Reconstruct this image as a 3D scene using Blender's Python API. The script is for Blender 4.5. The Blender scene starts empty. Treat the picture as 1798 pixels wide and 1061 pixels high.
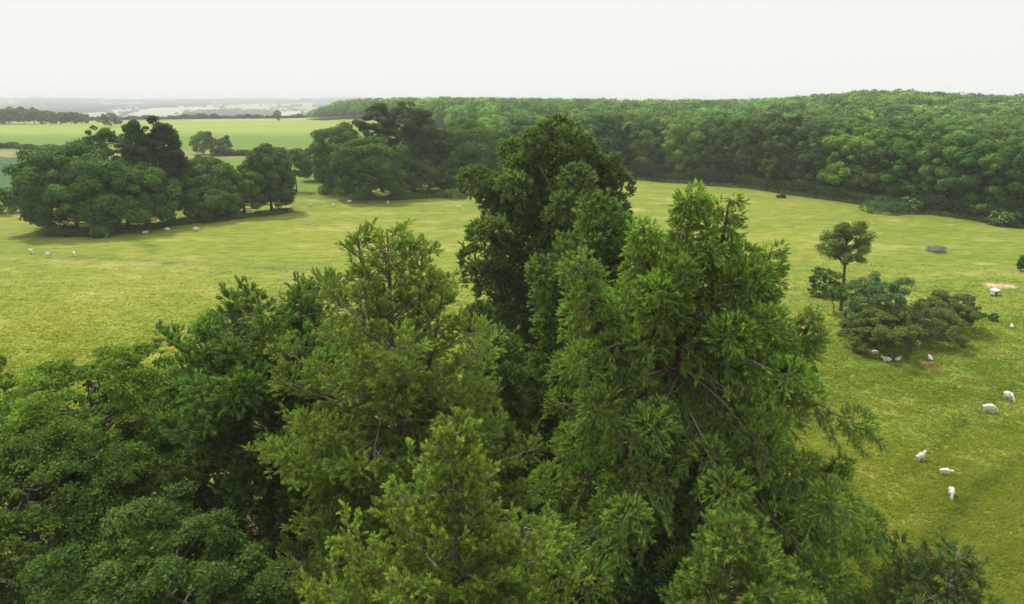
import bpy, math, random
import numpy as np

# ------------------------------------------------------------------ camera, world, sun
S = bpy.context.scene
COL = S.collection
CAM_H = 27.0
PITCH = math.radians(15.6)
F = 1284.0                      # focal length in pixels of the 1798 px wide photograph
CX, CY = 899.0, 530.5
SP, CP = math.sin(PITCH), math.cos(PITCH)

cam_data = bpy.data.cameras.new("camera")
cam_data.sensor_width = 36.0
cam_data.lens = 36.0 * F / 1798.0
cam_data.clip_start = 0.5
cam_data.clip_end = 60000.0
cam = bpy.data.objects.new("camera", cam_data)
COL.objects.link(cam)
cam.location = (0, 0, CAM_H)
cam.rotation_euler = (math.radians(90) - PITCH, 0, 0)
S.camera = cam

S.view_settings.view_transform = 'Standard'
S.view_settings.look = 'None'
S.view_settings.exposure = 0.0
S.view_settings.gamma = 1.0
S.cycles.use_denoising = True
S.cycles.use_adaptive_sampling = False
S.cycles.denoising_prefilter = 'NONE'
S.cycles.max_bounces = 6
S.cycles.diffuse_bounces = 3
S.cycles.glossy_bounces = 2
S.cycles.transmission_bounces = 3
S.cycles.volume_bounces = 0
S.cycles.transparent_max_bounces = 4
S.cycles.caustics_reflective = False
S.cycles.caustics_refractive = False

SUN_EL = math.radians(56)
SUN_AZ = math.radians(-38)       # measured from +Y towards +X: ahead of the camera, to the left
world = bpy.data.worlds.new("World")
S.world = world
world.use_nodes = True
nt = world.node_tree
nt.nodes.clear()
n_out = nt.nodes.new('ShaderNodeOutputWorld')
n_bg = nt.nodes.new('ShaderNodeBackground')
n_sky = nt.nodes.new('ShaderNodeTexSky')
n_sky.sky_type = 'NISHITA'
n_sky.sun_disc = False
n_sky.sun_elevation = SUN_EL
n_sky.sun_rotation = SUN_AZ
n_scale = nt.nodes.new('ShaderNodeVectorMath'); n_scale.operation = 'SCALE'
n_scale.inputs['Scale'].default_value = 0.10
nt.links.new(n_sky.outputs[0], n_scale.inputs[0])
n_tc = nt.nodes.new('ShaderNodeTexCoord')
n_sep = nt.nodes.new('ShaderNodeSeparateXYZ')
nt.links.new(n_tc.outputs['Generated'], n_sep.inputs[0])
n_rmp = nt.nodes.new('ShaderNodeValToRGB')      # overcast dome: brighter overhead than at the horizon
els = n_rmp.color_ramp.elements
els[0].position = 0.0;  els[0].color = (0.475, 0.48, 0.455, 1)
els[1].position = 1.0;  els[1].color = (0.74, 0.75, 0.76, 1)
e = els.new(0.17); e.color = (0.475, 0.48, 0.455, 1)
e = els.new(0.55); e.color = (0.62, 0.625, 0.62, 1)
nt.links.new(n_sep.outputs['Z'], n_rmp.inputs[0])
n_s2 = nt.nodes.new('ShaderNodeVectorMath'); n_s2.operation = 'SCALE'
n_s2.inputs['Scale'].default_value = 2.0
nt.links.new(n_rmp.outputs[0], n_s2.inputs[0])
n_mix = nt.nodes.new('ShaderNodeMix'); n_mix.data_type = 'RGBA'
n_mix.inputs[0].default_value = 0.05
nt.links.new(n_s2.outputs[0], n_mix.inputs[6])
nt.links.new(n_scale.outputs[0], n_mix.inputs[7])
nt.links.new(n_mix.outputs[2], n_bg.inputs['Color'])
n_bg.inputs['Strength'].default_value = 1.0
nt.links.new(n_bg.outputs[0], n_out.inputs[0])

sun_d = bpy.data.lights.new("sun", 'SUN')
sun_d.energy = 4.4
sun_d.angle = math.radians(7)
sun_d.color = (1.0, 0.95, 0.85)
sun = bpy.data.objects.new("sun", sun_d)
COL.objects.link(sun)
sun.rotation_euler = (math.radians(90) - SUN_EL, 0, -SUN_AZ + math.radians(180))
# the lamp shines along -Z of its own axes; tilt, then turn so light comes from azimuth SUN_AZ
from mathutils import Vector
sd = Vector((math.sin(SUN_AZ) * math.cos(SUN_EL), math.cos(SUN_AZ) * math.cos(SUN_EL), math.sin(SUN_EL)))
sun.rotation_euler = sd.to_track_quat('Z', 'Y').to_euler()
sun.location = (0, 0, 80)

# ------------------------------------------------------------------ helpers
def row_drop(py):
    """metres below the camera per metre of ground distance for a picture row"""
    t = (py - CY) / F
    return (SP + t * CP) / (CP - t * SP)

def row_z(py, Y):
    return CAM_H - Y * row_drop(py)

def col_x(px, Y, z):
    return (px - CX) / F * (Y * CP + (CAM_H - z) * SP)

def ground_at(px, py):
    Y = CAM_H / row_drop(py)
    return col_x(px, Y, 0.0), Y

def hash01(ix, iy, seed):
    v = np.sin(ix * 127.1 + iy * 311.7 + seed * 74.7) * 43758.5453
    return v - np.floor(v)

def vnoise(x, y, seed=0):
    ix = np.floor(x); iy = np.floor(y)
    fx = x - ix; fy = y - iy
    fx = fx * fx * (3 - 2 * fx); fy = fy * fy * (3 - 2 * fy)
    a = hash01(ix, iy, seed); b = hash01(ix + 1, iy, seed)
    c = hash01(ix, iy + 1, seed); d = hash01(ix + 1, iy + 1, seed)
    return (a * (1 - fx) + b * fx) * (1 - fy) + (c * (1 - fx) + d * fx) * fy

def fbm(x, y, seed=0, o=3):
    r = 0; a = 0.5; s = 0
    for i in range(o):
        r = r + a * vnoise(x * 2 ** i, y * 2 ** i, seed + i * 13); s += a; a *= 0.5
    return r / s

def sstep(a, b, v):
    t = np.clip((v - a) / (b - a), 0, 1)
    return t * t * (3 - 2 * t)

def terrain(x, y):
    x = np.asarray(x, float); y = np.asarray(y, float)
    r = np.hypot(x, y)
    az = x / np.maximum(y, 30.0)
    crest = np.interp(az, [-0.29, -0.25, -0.20, -0.12, 0.0, 0.12, 0.20, 0.30, 0.36, 0.41, 0.47, 0.53, 0.60, 0.70, 0.9],
                      [0.0, 1.0, 5.5, 6.5, 6.0, 4.5, 4.0, 4.0, 6.5, 9.5, 13.0, 12.0, 9.5, 8.5, 7.0])
    h = crest * sstep(290, 600, y) + 1.6 * (fbm(x / 70.0, y / 70.0, 15, 2) - 0.5) * sstep(255, 420, y)
    h = h * (1 - sstep(1000, 1400, r))
    far = sstep(1050, 1900, r)
    dale = -52 + 52 * sstep(2400, 9500, r)
    roll = (fbm(x / 900.0, y / 700.0, 5, 3) - 0.5) * 46 * sstep(1500, 3200, r)
    ridge = 24 * (fbm(x / 2600.0 + 7, y / 5200.0, 9, 2) - 0.35) * sstep(6000, 9500, r)
    h = h + far * (dale + roll + ridge)
    h = h + (fbm(x / 14.0, y / 14.0, 3, 2) - 0.5) * 0.5 * (r < 400)
    return h

def new_mesh(name, V, faces, k, cols=None, mats=(), midx=None, smooth=False):
    """faces: (n,k) int array"""
    me = bpy.data.meshes.new(name)
    V = np.asarray(V, np.float32); faces = np.asarray(faces, np.int32)
    nf = len(faces)
    me.vertices.add(len(V)); me.vertices.foreach_set("co", V.ravel())
    me.loops.add(nf * k); me.loops.foreach_set("vertex_index", faces.ravel())
    me.polygons.add(nf)
    me.polygons.foreach_set("loop_start", np.arange(0, nf * k, k, dtype=np.int32))
    me.polygons.foreach_set("loop_total", np.full(nf, k, np.int32))
    if midx is not None:
        me.polygons.foreach_set("material_index", np.asarray(midx, np.int32))
    if smooth:
        me.polygons.foreach_set("use_smooth", np.ones(nf, bool))
    me.update(calc_edges=True)
    if cols is not None:
        c = np.ones((len(V), 4), np.float32); c[:, :3] = cols
        at = me.color_attributes.new("Col", 'FLOAT_COLOR', 'POINT')
        at.data.foreach_set("color", c.ravel())
    for m in mats:
        me.materials.append(m)
    return me

def link(name, data, parent=None, **props):
    o = bpy.data.objects.new(name, data)
    COL.objects.link(o)
    if parent is not None:
        o.parent = parent
    for k, v in props.items():
        if v is not None:
            o[k] = v
    return o

def unit(v):
    return v / np.maximum(np.linalg.norm(v, axis=-1, keepdims=True), 1e-9)

# ------------------------------------------------------------------ materials
def leaf_material(name, translucent=0.25, rough=0.6, spec=0.25, objvar=0.0, tint=(1, 1, 1)):
    m = bpy.data.materials.new(name); m.use_nodes = True
    t = m.node_tree; t.nodes.clear()
    out = t.nodes.new('ShaderNodeOutputMaterial')
    at = t.nodes.new('ShaderNodeAttribute'); at.attribute_name = 'Col'
    mul = t.nodes.new('ShaderNodeVectorMath'); mul.operation = 'MULTIPLY'
    mul.inputs[1].default_value = tint
    t.links.new(at.outputs['Color'], mul.inputs[0])
    src = mul.outputs[0]
    if objvar > 0:
        oi = t.nodes.new('ShaderNodeObjectInfo')
        hs = t.nodes.new('ShaderNodeHueSaturation')
        mr = t.nodes.new('ShaderNodeMapRange')
        mr.inputs['To Min'].default_value = 1 - objvar; mr.inputs['To Max'].default_value = 1 + objvar
        t.links.new(oi.outputs['Random'], mr.inputs['Value'])
        t.links.new(mr.outputs[0], hs.inputs['Value'])
        ml = t.nodes.new('ShaderNodeMath'); ml.operation = 'MULTIPLY'; ml.inputs[1].default_value = 7.31
        fr = t.nodes.new('ShaderNodeMath'); fr.operation = 'FRACT'
        mh = t.nodes.new('ShaderNodeMapRange')
        mh.inputs['To Min'].default_value = 0.5 - objvar * 0.04; mh.inputs['To Max'].default_value = 0.5 + objvar * 0.08
        t.links.new(oi.outputs['Random'], ml.inputs[0]); t.links.new(ml.outputs[0], fr.inputs[0])
        t.links.new(fr.outputs[0], mh.inputs['Value']); t.links.new(mh.outputs[0], hs.inputs['Hue'])
        t.links.new(src, hs.inputs['Color']); src = hs.outputs[0]
    p = t.nodes.new('ShaderNodeBsdfPrincipled')
    p.inputs['Roughness'].default_value = rough
    p.inputs['Specular IOR Level'].default_value = spec
    t.links.new(src, p.inputs['Base Color'])
    tr = t.nodes.new('ShaderNodeBsdfTranslucent')
    g = t.nodes.new('ShaderNodeVectorMath'); g.operation = 'MULTIPLY'; g.inputs[1].default_value = (1.25, 1.25, 0.6)
    t.links.new(src, g.inputs[0]); t.links.new(g.outputs[0], tr.inputs['Color'])
    mx = t.nodes.new('ShaderNodeMixShader'); mx.inputs[0].default_value = translucent
    t.links.new(p.outputs[0], mx.inputs[1]); t.links.new(tr.outputs[0], mx.inputs[2])
    t.links.new(mx.outputs[0], out.inputs[0])
    return m

def bark_material(name, c1, c2, scale=6.0):
    m = bpy.data.materials.new(name); m.use_nodes = True
    t = m.node_tree; p = t.nodes['Principled BSDF']
    tc = t.nodes.new('ShaderNodeTexCoord'); mp = t.nodes.new('ShaderNodeMapping')
    mp.inputs['Scale'].default_value = (scale, scale, scale * 0.25)
    no = t.nodes.new('ShaderNodeTexNoise'); no.inputs['Detail'].default_value = 6
    r = t.nodes.new('ShaderNodeValToRGB')
    r.color_ramp.elements[0].color = (*c1, 1); r.color_ramp.elements[1].color = (*c2, 1)
    r.color_ramp.elements[0].position = 0.35; r.color_ramp.elements[1].position = 0.7
    b = t.nodes.new('ShaderNodeBump'); b.inputs['Strength'].default_value = 0.6; b.inputs['Distance'].default_value = 0.05
    t.links.new(tc.outputs['Object'], mp.inputs[0]); t.links.new(mp.outputs[0], no.inputs['Vector'])
    t.links.new(no.outputs[0], r.inputs[0]); t.links.new(r.outputs[0], p.inputs['Base Color'])
    t.links.new(no.outputs[0], b.inputs['Height']); t.links.new(b.outputs[0], p.inputs['Normal'])
    p.inputs['Roughness'].default_value = 0.85
    return m

def plain_material(name, col, rough=0.7, metal=0.0, var=0.25, scale=8.0):
    m = bpy.data.materials.new(name); m.use_nodes = True
    t = m.node_tree; p = t.nodes['Principled BSDF']
    tc = t.nodes.new('ShaderNodeTexCoord')
    no = t.nodes.new('ShaderNodeTexNoise'); no.inputs['Scale'].default_value = scale; no.inputs['Detail'].default_value = 5
    r = t.nodes.new('ShaderNodeValToRGB')
    r.color_ramp.elements[0].position = 0.3; r.color_ramp.elements[1].position = 0.7
    r.color_ramp.elements[0].color = (*[c * (1 - var) for c in col], 1)
    r.color_ramp.elements[1].color = (*[min(1, c * (1 + var * 0.5)) for c in col], 1)
    t.links.new(tc.outputs['Object'], no.inputs['Vector']); t.links.new(no.outputs[0], r.inputs[0])
    t.links.new(r.outputs[0], p.inputs['Base Color'])
    p.inputs['Roughness'].default_value = rough; p.inputs['Metallic'].default_value = metal
    return m

M_needle = leaf_material("conifer_needles", 0.38, 0.6, 0.12, tint=(1.3, 1.42, 1.15))
M_leaf = leaf_material("broad_leaves", 0.40, 0.6, 0.12, tint=(1.45, 1.6, 1.15))
M_wood_leaf = leaf_material("woodland_leaves", 0.22, 0.65, 0.1, objvar=0.34, tint=(1.75, 2.0, 1.1))
M_mid_leaf = leaf_material("leaves_of_the_clumps", 0.25, 0.62, 0.1, tint=(1.25, 1.48, 0.85))
M_far_leaf = leaf_material("distant_leaves", 0.2, 0.65, 0.1, tint=(1.95, 2.15, 1.2))
M_grass_blade = leaf_material("grass_blades", 0.5, 0.8, 0.05, tint=(1.22, 1.24, 1.1))
M_bark = bark_material("grey_brown_bark", (0.05, 0.042, 0.032), (0.14, 0.12, 0.09))
M_redbark = bark_material("reddish_bark", (0.045, 0.02, 0.013), (0.13, 0.055, 0.035))
M_twig = bark_material("pale_twigs", (0.10, 0.08, 0.052), (0.30, 0.245, 0.175), 3.0)

# ------------------------------------------------------------------ ground sheet
def build_ground():
    ang = np.concatenate([np.linspace(-180, -44, 40)[:-1], np.linspace(-44, 44, 640), np.linspace(44, 180, 40)[1:]])
    ang = np.radians(ang)
    rad = np.concatenate([[0.5, 4.0, 9.0], np.geomspace(14, 26000, 640)])
    A, R = np.meshgrid(ang, rad)
    X = R * np.sin(A); Y = R * np.cos(A)
    Z = terrain(X, Y)
    na, nr = len(ang), len(rad)
    V = np.stack([X, Y, Z], -1).reshape(-1, 3)
    i = np.arange(nr - 1)[:, None] * na + np.arange(na - 1)[None, :]
    fc = np.stack([i, i + 1, i + 1 + na, i + na], -1).reshape(-1, 4)
    x, y = V[:, 0], V[:, 1]
    C = ground_colour(x, y)
    m = bpy.data.materials.new("pasture_and_fields"); m.use_nodes = True
    t = m.node_tree; p = t.nodes['Principled BSDF']; p.inputs['Roughness'].default_value = 0.95
    p.inputs['Specular IOR Level'].default_value = 0.05
    at = t.nodes.new('ShaderNodeAttribute'); at.attribute_name = 'Col'
    tc = t.nodes.new('ShaderNodeTexCoord')
    n1 = t.nodes.new('ShaderNodeTexNoise'); n1.inputs['Scale'].default_value = 2.2; n1.inputs['Detail'].default_value = 8; n1.inputs['Roughness'].default_value = 0.7
    mp = t.nodes.new('ShaderNodeMapping'); mp.inputs['Scale'].default_value = (0.6, 1.2, 1.0); mp.inputs['Rotation'].default_value = (0, 0, 0.3)
    n2 = t.nodes.new('ShaderNodeTexNoise'); n2.inputs['Scale'].default_value = 0.5; n2.inputs['Detail'].default_value = 6; n2.inputs['Roughness'].default_value = 0.65
    t.links.new(tc.outputs['Object'], n1.inputs['Vector'])
    t.links.new(tc.outputs['Object'], mp.inputs[0]); t.links.new(mp.outputs[0], n2.inputs['Vector'])
    r1 = t.nodes.new('ShaderNodeMapRange'); r1.inputs['From Min'].default_value = 0.3; r1.inputs['From Max'].default_value = 0.7
    r1.inputs['To Min'].default_value = 0.8; r1.inputs['To Max'].default_value = 1.2
    r2 = t.nodes.new('ShaderNodeMapRange'); r2.inputs['From Min'].default_value = 0.3; r2.inputs['From Max'].default_value = 0.7
    r2.inputs['To Min'].default_value = 0.68; r2.inputs['To Max'].default_value = 1.3
    t.links.new(n1.outputs[0], r1.inputs['Value']); t.links.new(n2.outputs[0], r2.inputs['Value'])
    mm = t.nodes.new('ShaderNodeMath'); mm.operation = 'MULTIPLY'
    t.links.new(r1.outputs[0], mm.inputs[0]); t.links.new(r2.outputs[0], mm.inputs[1])
    sc = t.nodes.new('ShaderNodeVectorMath'); sc.operation = 'SCALE'
    t.links.new(at.outputs['Color'], sc.inputs[0]); t.links.new(mm.outputs[0], sc.inputs['Scale'])
    t.links.new(sc.outputs[0], p.inputs['Base Color'])
    b = t.nodes.new('ShaderNodeBump'); b.inputs['Strength'].default_value = 0.5; b.inputs['Distance'].default_value = 0.15
    t.links.new(n1.outputs[0], b.inputs['Height']); t.links.new(b.outputs[0], p.inputs['Normal'])
    me = new_mesh("ground", V, fc, 4, C, [m], smooth=True)
    link("ground", me, kind="structure")

# boundary of the pasture on the far side (ground points read off the photograph)
EDGE_PX = [(880, 322), (960, 318), (1095, 315), (1200, 321), (1300, 329), (1400, 342), (1500, 356), (1600, 370), (1700, 384), (1798, 401), (1900, 418), (2060, 440)]
SPUR = np.array([ground_at(*p) for p in [(880, 300), (800, 256), (690, 228), (600, 214.5), (532, 211)]])
EDGE = np.array([ground_at(*p) for p in EDGE_PX])

def pasture_colour(x, y):
    a = fbm(x / 9.0 + y / 40.0, y / 3.4, 21, 4)           # patches stretched across the slope
    b = fbm(x / 30.0, y / 24.0, 33, 3)
    c = fbm(x / 2.2, y / 1.1, 41, 2)
    yel = np.array([0.200, 0.218, 0.036]); grn = np.array([0.120, 0.172, 0.024]); straw = np.array([0.29, 0.275, 0.10])
    az = x / np.maximum(y, 10)
    g = np.clip(0.34 + 1.0 * (0.55 - b) + 0.9 * (0.5 - a) + 0.40 * sstep(0.25, 0.6, az) * (1 - sstep(80, 125, y)), 0, 1)[..., None]
    g = g * (1 - 0.55 * ((1 - sstep(50, 70, y)) * sstep(0.3, 0.5, az)))[..., None]
    col = yel * (1 - g) + grn * g
    s = np.clip((a - 0.60) * 3.0 + (c - 0.5) * 0.5, 0, 0.6)[..., None] * (1 - 0.5 * sstep(0.25, 0.6, az) * (1 - sstep(80, 125, y)))[..., None]
    col = col * (1 - s) + straw * s
    return col

PATCHES = []   # worn soil and straw: centre, radii, colour
for px, py, rx, ry, colr in [(1630, 641, 0.9, 1.9, (0.28, 0.20, 0.11)), (1757, 503, 2.6, 1.5, (0.42, 0.33, 0.2)),
                             (1510, 622, 1.5, 1.0, (0.17, 0.14, 0.05)), (1375, 345, 5.0, 1.5, (0.2, 0.15, 0.07)),
                             (1320, 690, 2.0, 1.0, (0.17, 0.14, 0.05))]:
    gx, gy = ground_at(px, py)
    PATCHES.append((gx, gy, rx, ry, np.array(colr)))

def ground_colour(x, y):
    r = np.hypot(x, y); az = x / np.maximum(y, 10)
    col = pasture_colour(x, y)
    # paths trodden by the sheep, a greener line
    for pts in ([(130, 452), (300, 462), (480, 470), (640, 480)], [(215, 415), (262, 432), (270, 446)], [(1640, 780), (1690, 740), (1760, 690), (1798, 670)], [(1600, 1000), (1650, 930), (1720, 860), (1798, 800)]):
        gp = np.array([ground_at(*q) for q in pts])
        for (ax, ay), (bx, by) in zip(gp[:-1], gp[1:]):
            dx, dy = bx - ax, by - ay
            tt = np.clip(((x - ax) * dx + (y - ay) * dy) / (dx * dx + dy * dy), 0, 1)
            dd = np.hypot(x - ax - tt * dx, y - ay - tt * dy)
            w = 0.009 * ay + 0.2
            k = (0.6 * np.exp(-(dd / w) ** 2) * (0.4 + 0.6 * vnoise(x, y, 2)))[..., None]
            col = col * (1 - k) + np.array([0.055, 0.105, 0.014]) * k
    for gx, gy, rx, ry, c in PATCHES:
        dd = np.hypot((x - gx) / rx, (y - gy) / ry) + (fbm(x * 1.5, y * 1.5, 8, 3) - 0.5) * 1.1
        k = (1 - sstep(0.6, 1.15, dd))[..., None]
        col = col * (1 - k) + c * k
    # greener, rank grass along the woodland edge and round the clumps
    ex = np.interp(x, EDGE[:, 0], EDGE[:, 1])
    k = (0.7 * (1 - sstep(0, 9, np.abs(ex - y))) * (x > -10))[..., None]
    col = col * (1 - k) + np.array([0.075, 0.11, 0.02]) * k
    # beyond the pasture on the left: crop, bare strip, big bright field
    left = (az < -0.05) | (x < -20)
    beyond = left & (y > 205 + 0.25 * (x + 150))
    crop = beyond & (y < 352) & (az < -0.53)
    cc = np.array([0.055, 0.115, 0.045]) * (0.85 + 0.3 * fbm(x / 20, y / 12, 51, 3))[..., None]
    tram = (np.abs(((x * 0.75 + y * 0.66) % 18) - 9) < 0.9)
    cc = np.where(tram[..., None], cc * 0.55 + 0.01, cc)
    col = np.where(crop[..., None], cc, col)
    strip = beyond & (y >= 348) & (y < 392) & (az < -0.28)
    cs = np.array([0.20, 0.20, 0.075]) * (0.85 + 0.3 * fbm(x / 16, y / 6, 52, 3))[..., None]
    col = np.where(strip[..., None], cs, col)
    big = beyond & ~crop & ~strip & (y < 1030)
    k = sstep(520, 640, y + 30 * fbm(x / 60, y / 60, 6, 2))[..., None]
    cb = np.array([0.115, 0.185, 0.030]) * (1 - k) + np.array([0.22, 0.27, 0.055]) * k
    rows = 0.93 + 0.12 * vnoise(x / 40 + y / 300, y / 6.0, 17) + 0.10 * (fbm(x / 90, y / 30, 18, 3) - 0.5)
    k2 = sstep(880, 930, y)[..., None]
    cb = cb * (1 - k2) + np.array([0.27, 0.29, 0.10]) * k2
    col = np.where(big[..., None], cb * rows[..., None], col)
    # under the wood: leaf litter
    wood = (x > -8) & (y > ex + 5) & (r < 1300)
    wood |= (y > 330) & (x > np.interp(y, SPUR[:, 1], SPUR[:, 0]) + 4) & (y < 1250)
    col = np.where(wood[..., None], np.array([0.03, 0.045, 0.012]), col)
    # the far country: a patchwork of fields, colours lightened to carry some haze
    far = r > 1030
    ca, sa = math.cos(0.35), math.sin(0.35)
    u = x * ca + y * sa + 160 * fbm(x / 1500, y / 1500, 77, 2); v = -x * sa + y * ca + 240 * fbm(x / 1300, y / 1300, 78, 2)
    cellw = 380.0; ch = 520.0
    ix = np.floor(u / cellw); iy = np.floor(v / ch + 0.37 * ix)
    h1 = hash01(ix, iy, 3); h2 = hash01(ix, iy, 4)
    pal = np.array([[0.17, 0.24, 0.08], [0.24, 0.29, 0.11], [0.12, 0.18, 0.07], [0.32, 0.32, 0.18], [0.14, 0.21, 0.08], [0.36, 0.34, 0.25], [0.20, 0.25, 0.10]])
    fcx = pal[(h1 * 6.999).astype(int)] * (0.8 + 0.4 * h2)[..., None]
    woods = (fbm(x / 420, y / 700, 91, 3) > 0.60) & (r > 2300)
    fcx = np.where(woods[..., None], np.array([0.03, 0.05, 0.015]), fcx)
    col = np.where(far[..., None], fcx, col)
    # darker, browner ground under the near group of trees
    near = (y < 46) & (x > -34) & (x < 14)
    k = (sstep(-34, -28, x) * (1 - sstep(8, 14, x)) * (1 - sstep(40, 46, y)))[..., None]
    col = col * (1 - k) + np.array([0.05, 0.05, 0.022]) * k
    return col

build_ground()

# ------------------------------------------------------------------ foliage machinery
class Buf:
    def __init__(s, k):
        s.k = k; s.V = []; s.F = []; s.C = []; s.n = 0
    def add(s, V, F, C):
        V = V.reshape(-1, 3); s.V.append(V.astype(np.float32)); s.F.append(F.reshape(-1, s.k) + s.n)
        s.C.append(np.broadcast_to(C, V.shape).astype(np.float32)); s.n += len(V)
    def mesh(s, name, mat, smooth=False):
        return new_mesh(name, np.concatenate(s.V), np.concatenate(s.F), s.k, np.concatenate(s.C), [mat], smooth=smooth)

def tube(buf, pts, radii, sides=6, col=(1, 1, 1)):
    pts = np.asarray(pts, float); n = len(pts)
    d = np.gradient(pts, axis=0); d = unit(d)
    ref = np.where(np.abs(d[:, 2:3]) > 0.9, np.array([[1.0, 0, 0]]), np.array([[0, 0, 1.0]]))
    a = unit(np.cross(d, ref)); b = np.cross(d, a)
    th = np.arange(sides) * 2 * math.pi / sides
    ring = pts[:, None, :] + np.asarray(radii)[:, None, None] * (a[:, None, :] * np.cos(th)[None, :, None] + b[:, None, :] * np.sin(th)[None, :, None])
    i = np.arange(n - 1)[:, None] * sides; j = np.arange(sides)[None, :]; j2 = (j + 1) % sides
    F = np.stack([i + j, i + j2, i + sides + j2, i + sides + j], -1).reshape(-1, 4)
    buf.add(ring.reshape(-1, 3), F, np.array(col))

def frames(D, rng):
    """random-roll orthonormal frames (n,3,3) whose columns are side, side2, D"""
    D = unit(D)
    r = unit(rng.normal(size=D.shape))
    a = unit(np.cross(D, r)); b = np.cross(D, a)
    return np.stack([a, b, D], -1)

def make_tuft(rng, n=22, L=0.5, blade=0.26, w=0.035, cone=0.75):
    """unit spray of narrow blades growing along +Z"""
    s = rng.uniform(0, 0.75, n) ** 0.8
    base = np.stack([rng.normal(0, 0.02, n), rng.normal(0, 0.02, n), s * L], -1)
    ph = rng.uniform(0, 2 * math.pi, n); th = cone * rng.uniform(0.35, 1.1, n) * (1.15 - 0.8 * s)
    d = np.stack([np.sin(th) * np.cos(ph), np.sin(th) * np.sin(ph), np.cos(th)], -1)
    d[:, :2] += rng.normal(0, 0.1, (n, 2))
    d = unit(d)
    side = unit(np.cross(d, unit(rng.normal(size=(n, 3)))))
    ln = blade * rng.uniform(0.65, 1.25, n)[:, None]
    ww = w * rng.uniform(0.7, 1.3, n)[:, None]
    bl = np.stack([base - side * ww * 0.35, base + side * ww * 0.35, base + d * ln * 0.6 + side * ww * 0.9, base + d * ln], 1)
    # split to 2 triangles: (0,1,2) (0,2,3)
    return bl, s / 0.75      # (n,4,3)

def place_tufts(buf, tmpl, P, D, scale, cbase, ctip, rng, brown=0.0, cbrown=(0.10, 0.075, 0.03)):
    n = len(P)
    pick = rng.integers(0, len(tmpl), n)
    for k, (bl, s) in enumerate(tmpl):
        m = pick == k
        if not m.any(): continue
        Fr = frames(D[m], rng)
        q = bl.reshape(-1, 3)
        V = np.einsum('nij,kj->nki', Fr, q) * scale[m][:, None, None] + P[m][:, None, :]
        nb = len(bl)
        cb = cbase[m][:, None, :]; ct = ctip[m][:, None, :]
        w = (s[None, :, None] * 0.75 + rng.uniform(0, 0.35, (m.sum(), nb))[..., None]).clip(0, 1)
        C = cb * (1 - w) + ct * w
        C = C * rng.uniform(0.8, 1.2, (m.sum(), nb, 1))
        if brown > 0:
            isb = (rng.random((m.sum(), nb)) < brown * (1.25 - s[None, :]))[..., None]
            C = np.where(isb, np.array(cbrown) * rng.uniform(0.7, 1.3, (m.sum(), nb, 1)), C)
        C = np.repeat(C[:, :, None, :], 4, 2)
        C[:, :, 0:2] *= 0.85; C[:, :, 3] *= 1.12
        F = np.arange(m.sum() * nb * 4).reshape(-1, 4)
        buf.add(V, F, C.reshape(-1, 3))

class Profile:
    """half widths to the left and right of the trunk, by height"""
    def __init__(s, rows):
        rows = sorted(rows)
        s.h = [r[0] for r in rows]; s.l = [r[1] for r in rows]; s.r = [r[2] for r in rows]
    def at(s, h, az):
        L = np.interp(h, s.h, s.l); R = np.interp(h, s.h, s.r)
        c = math.sin(az)            # azimuth from +Y towards +X
        m = 0.5 * (L + R)
        m = min(m, 1.25 * min(L, R) + 0.6)
        return (m * (1 - abs(c)) + (R if c > 0 else L) * abs(c)) if abs(c) > 0.05 else m

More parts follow.
